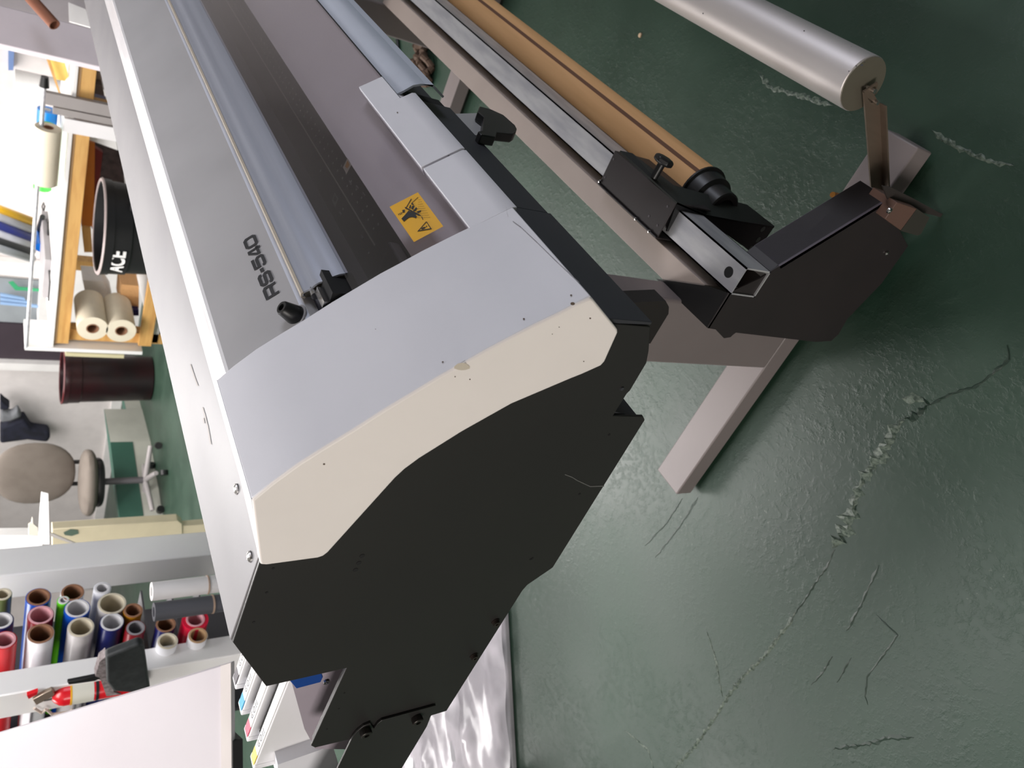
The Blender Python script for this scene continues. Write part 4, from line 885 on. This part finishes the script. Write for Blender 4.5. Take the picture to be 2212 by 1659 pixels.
B().ext([dp(x, y, 3.38) for x, y in [(90,1063),(104,1066),(107,1176),(93,1176),(82,1156)]], (fdir*.02)).build('pointed_bracket', M_white2, wt)
B().ext([dp(x, y, 3.38) for x, y in [(62,1156),(62,1133),(68,1130),(70,1118),(72,1132),(82,1140),(82,1156)]], (fdir*.03)).build('small_parts', mat('grey_beige_part', (190, 184, 170), .5), wt)
B().ext([dp(x, y, 3.38) for x, y in [(108,1150),(165,1174),(160,1176),(108,1158)]], (fdir*.02)).build('metal_strut', mat('grey_strut', (150, 146, 142), .4, metal=.5), wt)

# ------------------------------------------------------------------ top left: white upright and board with cardboard tube
wu = thing('white_upright_panel', (3.6, 1.2, 0), 'broad white upright panel behind the far end of the printer', 'panel')
a, b2 = dp(90, 34, 3.0), dp(90, 116, 3.0)
u1 = (b2-a); u1.z = 0; 
fdn = V((u1.y, -u1.x, 0)).normalized()
if fdn.dot(fdir) < 0: fdn = -fdn
A1 = V((a.x, a.y, 0)); B1 = V((b2.x, b2.y, 0))
B().ext([A1, B1, B1+UP*1.42, A1+UP*1.42], fdn*.05).build('panel_face', mat('lilac_white_panel', (216, 206, 212), .6), wu, bevel=.004)
bp2 = thing('back_partition', (4.3, .6, 0), 'pale partition with taped sheets behind the white upright panel', 'partition')
c1_, c2_ = dp(90, -60, 3.6), dp(90, 80, 3.6)
B().ext([V((c1_.x, c1_.y, .3)), V((c2_.x, c2_.y, .3)), V((c2_.x, c2_.y, 1.45)), V((c1_.x, c1_.y, 1.45))], fdn*.03).build('partition_face', mat('pale_mauve_board', (210, 200, 202), .6), bp2)
B().ext([dp(x, y, 3.55) for x, y in [(148,5),(185,20),(200,60),(150,46)]], fdn*.01).build('taped_sheet', M_white2, bp2)
B().box((c1_.x, c1_.y, 0), (c1_.x+.3, c1_.y+.3, .32)).build('partition_base', M_white2, bp2)
ctb = thing('brown_core_tube', tuple(dp(90, 20, 2.85)), 'short brown cardboard core tube leaning on the white upright panel', 'cardboard tube')
B().tube(dp(50,-22,2.84), dp(118,54,2.84), .021, .017, 24).build('tube', mat('red_brown_card', (148, 96, 74), .7), ctb)
quad_box('blue_box', [(18,102),(31,104),(29,152),(18,152)], 7.12, .078, mat('muted_blue_box', (110, 136, 186), .5), 'muted blue box fixed to the far wall behind the paper towel roll', 'box')
quad_box('yellow_panel', [(105,122),(138,130),(148,165),(140,175),(122,172)], 5.4, .02, mat('pale_yellow_panel', (236, 206, 110), .6), 'pale yellow panel leaning at the far bench end', 'panel')
quad_box('tan_timber_strip', [(98,122),(105,122),(130,200),(142,222),(132,215)], 5.35, .02, M_wood, 'slim tan timber strip beside the yellow panel', 'timber')
quad_box('brown_crate', [(142,134),(215,152),(222,190),(152,165)], 5.9, .3, mat('brown_beige_crate', (150, 132, 112), .7), 'brown beige crate under the far end of the bench', 'crate')
quad_box('dark_shelf_box', [(150,170),(222,186),(230,232),(160,205)], 5.8, .3, mat('dim_brown_box', (98, 82, 76), .7), 'dim brown box under the far end of the bench', 'box')
quad_box('teal_spray_can', [(168,195),(188,198),(182,222),(168,212)], 5.5, .06, mat('teal_can', (30, 84, 70), .4), 'dark teal can on the shelf under the bench', 'can')
quad_box('blue_spray_can', [(205,210),(230,216),(232,236),(208,228)], 5.5, .06, K['navy'], 'navy blue can on the shelf under the bench', 'can')
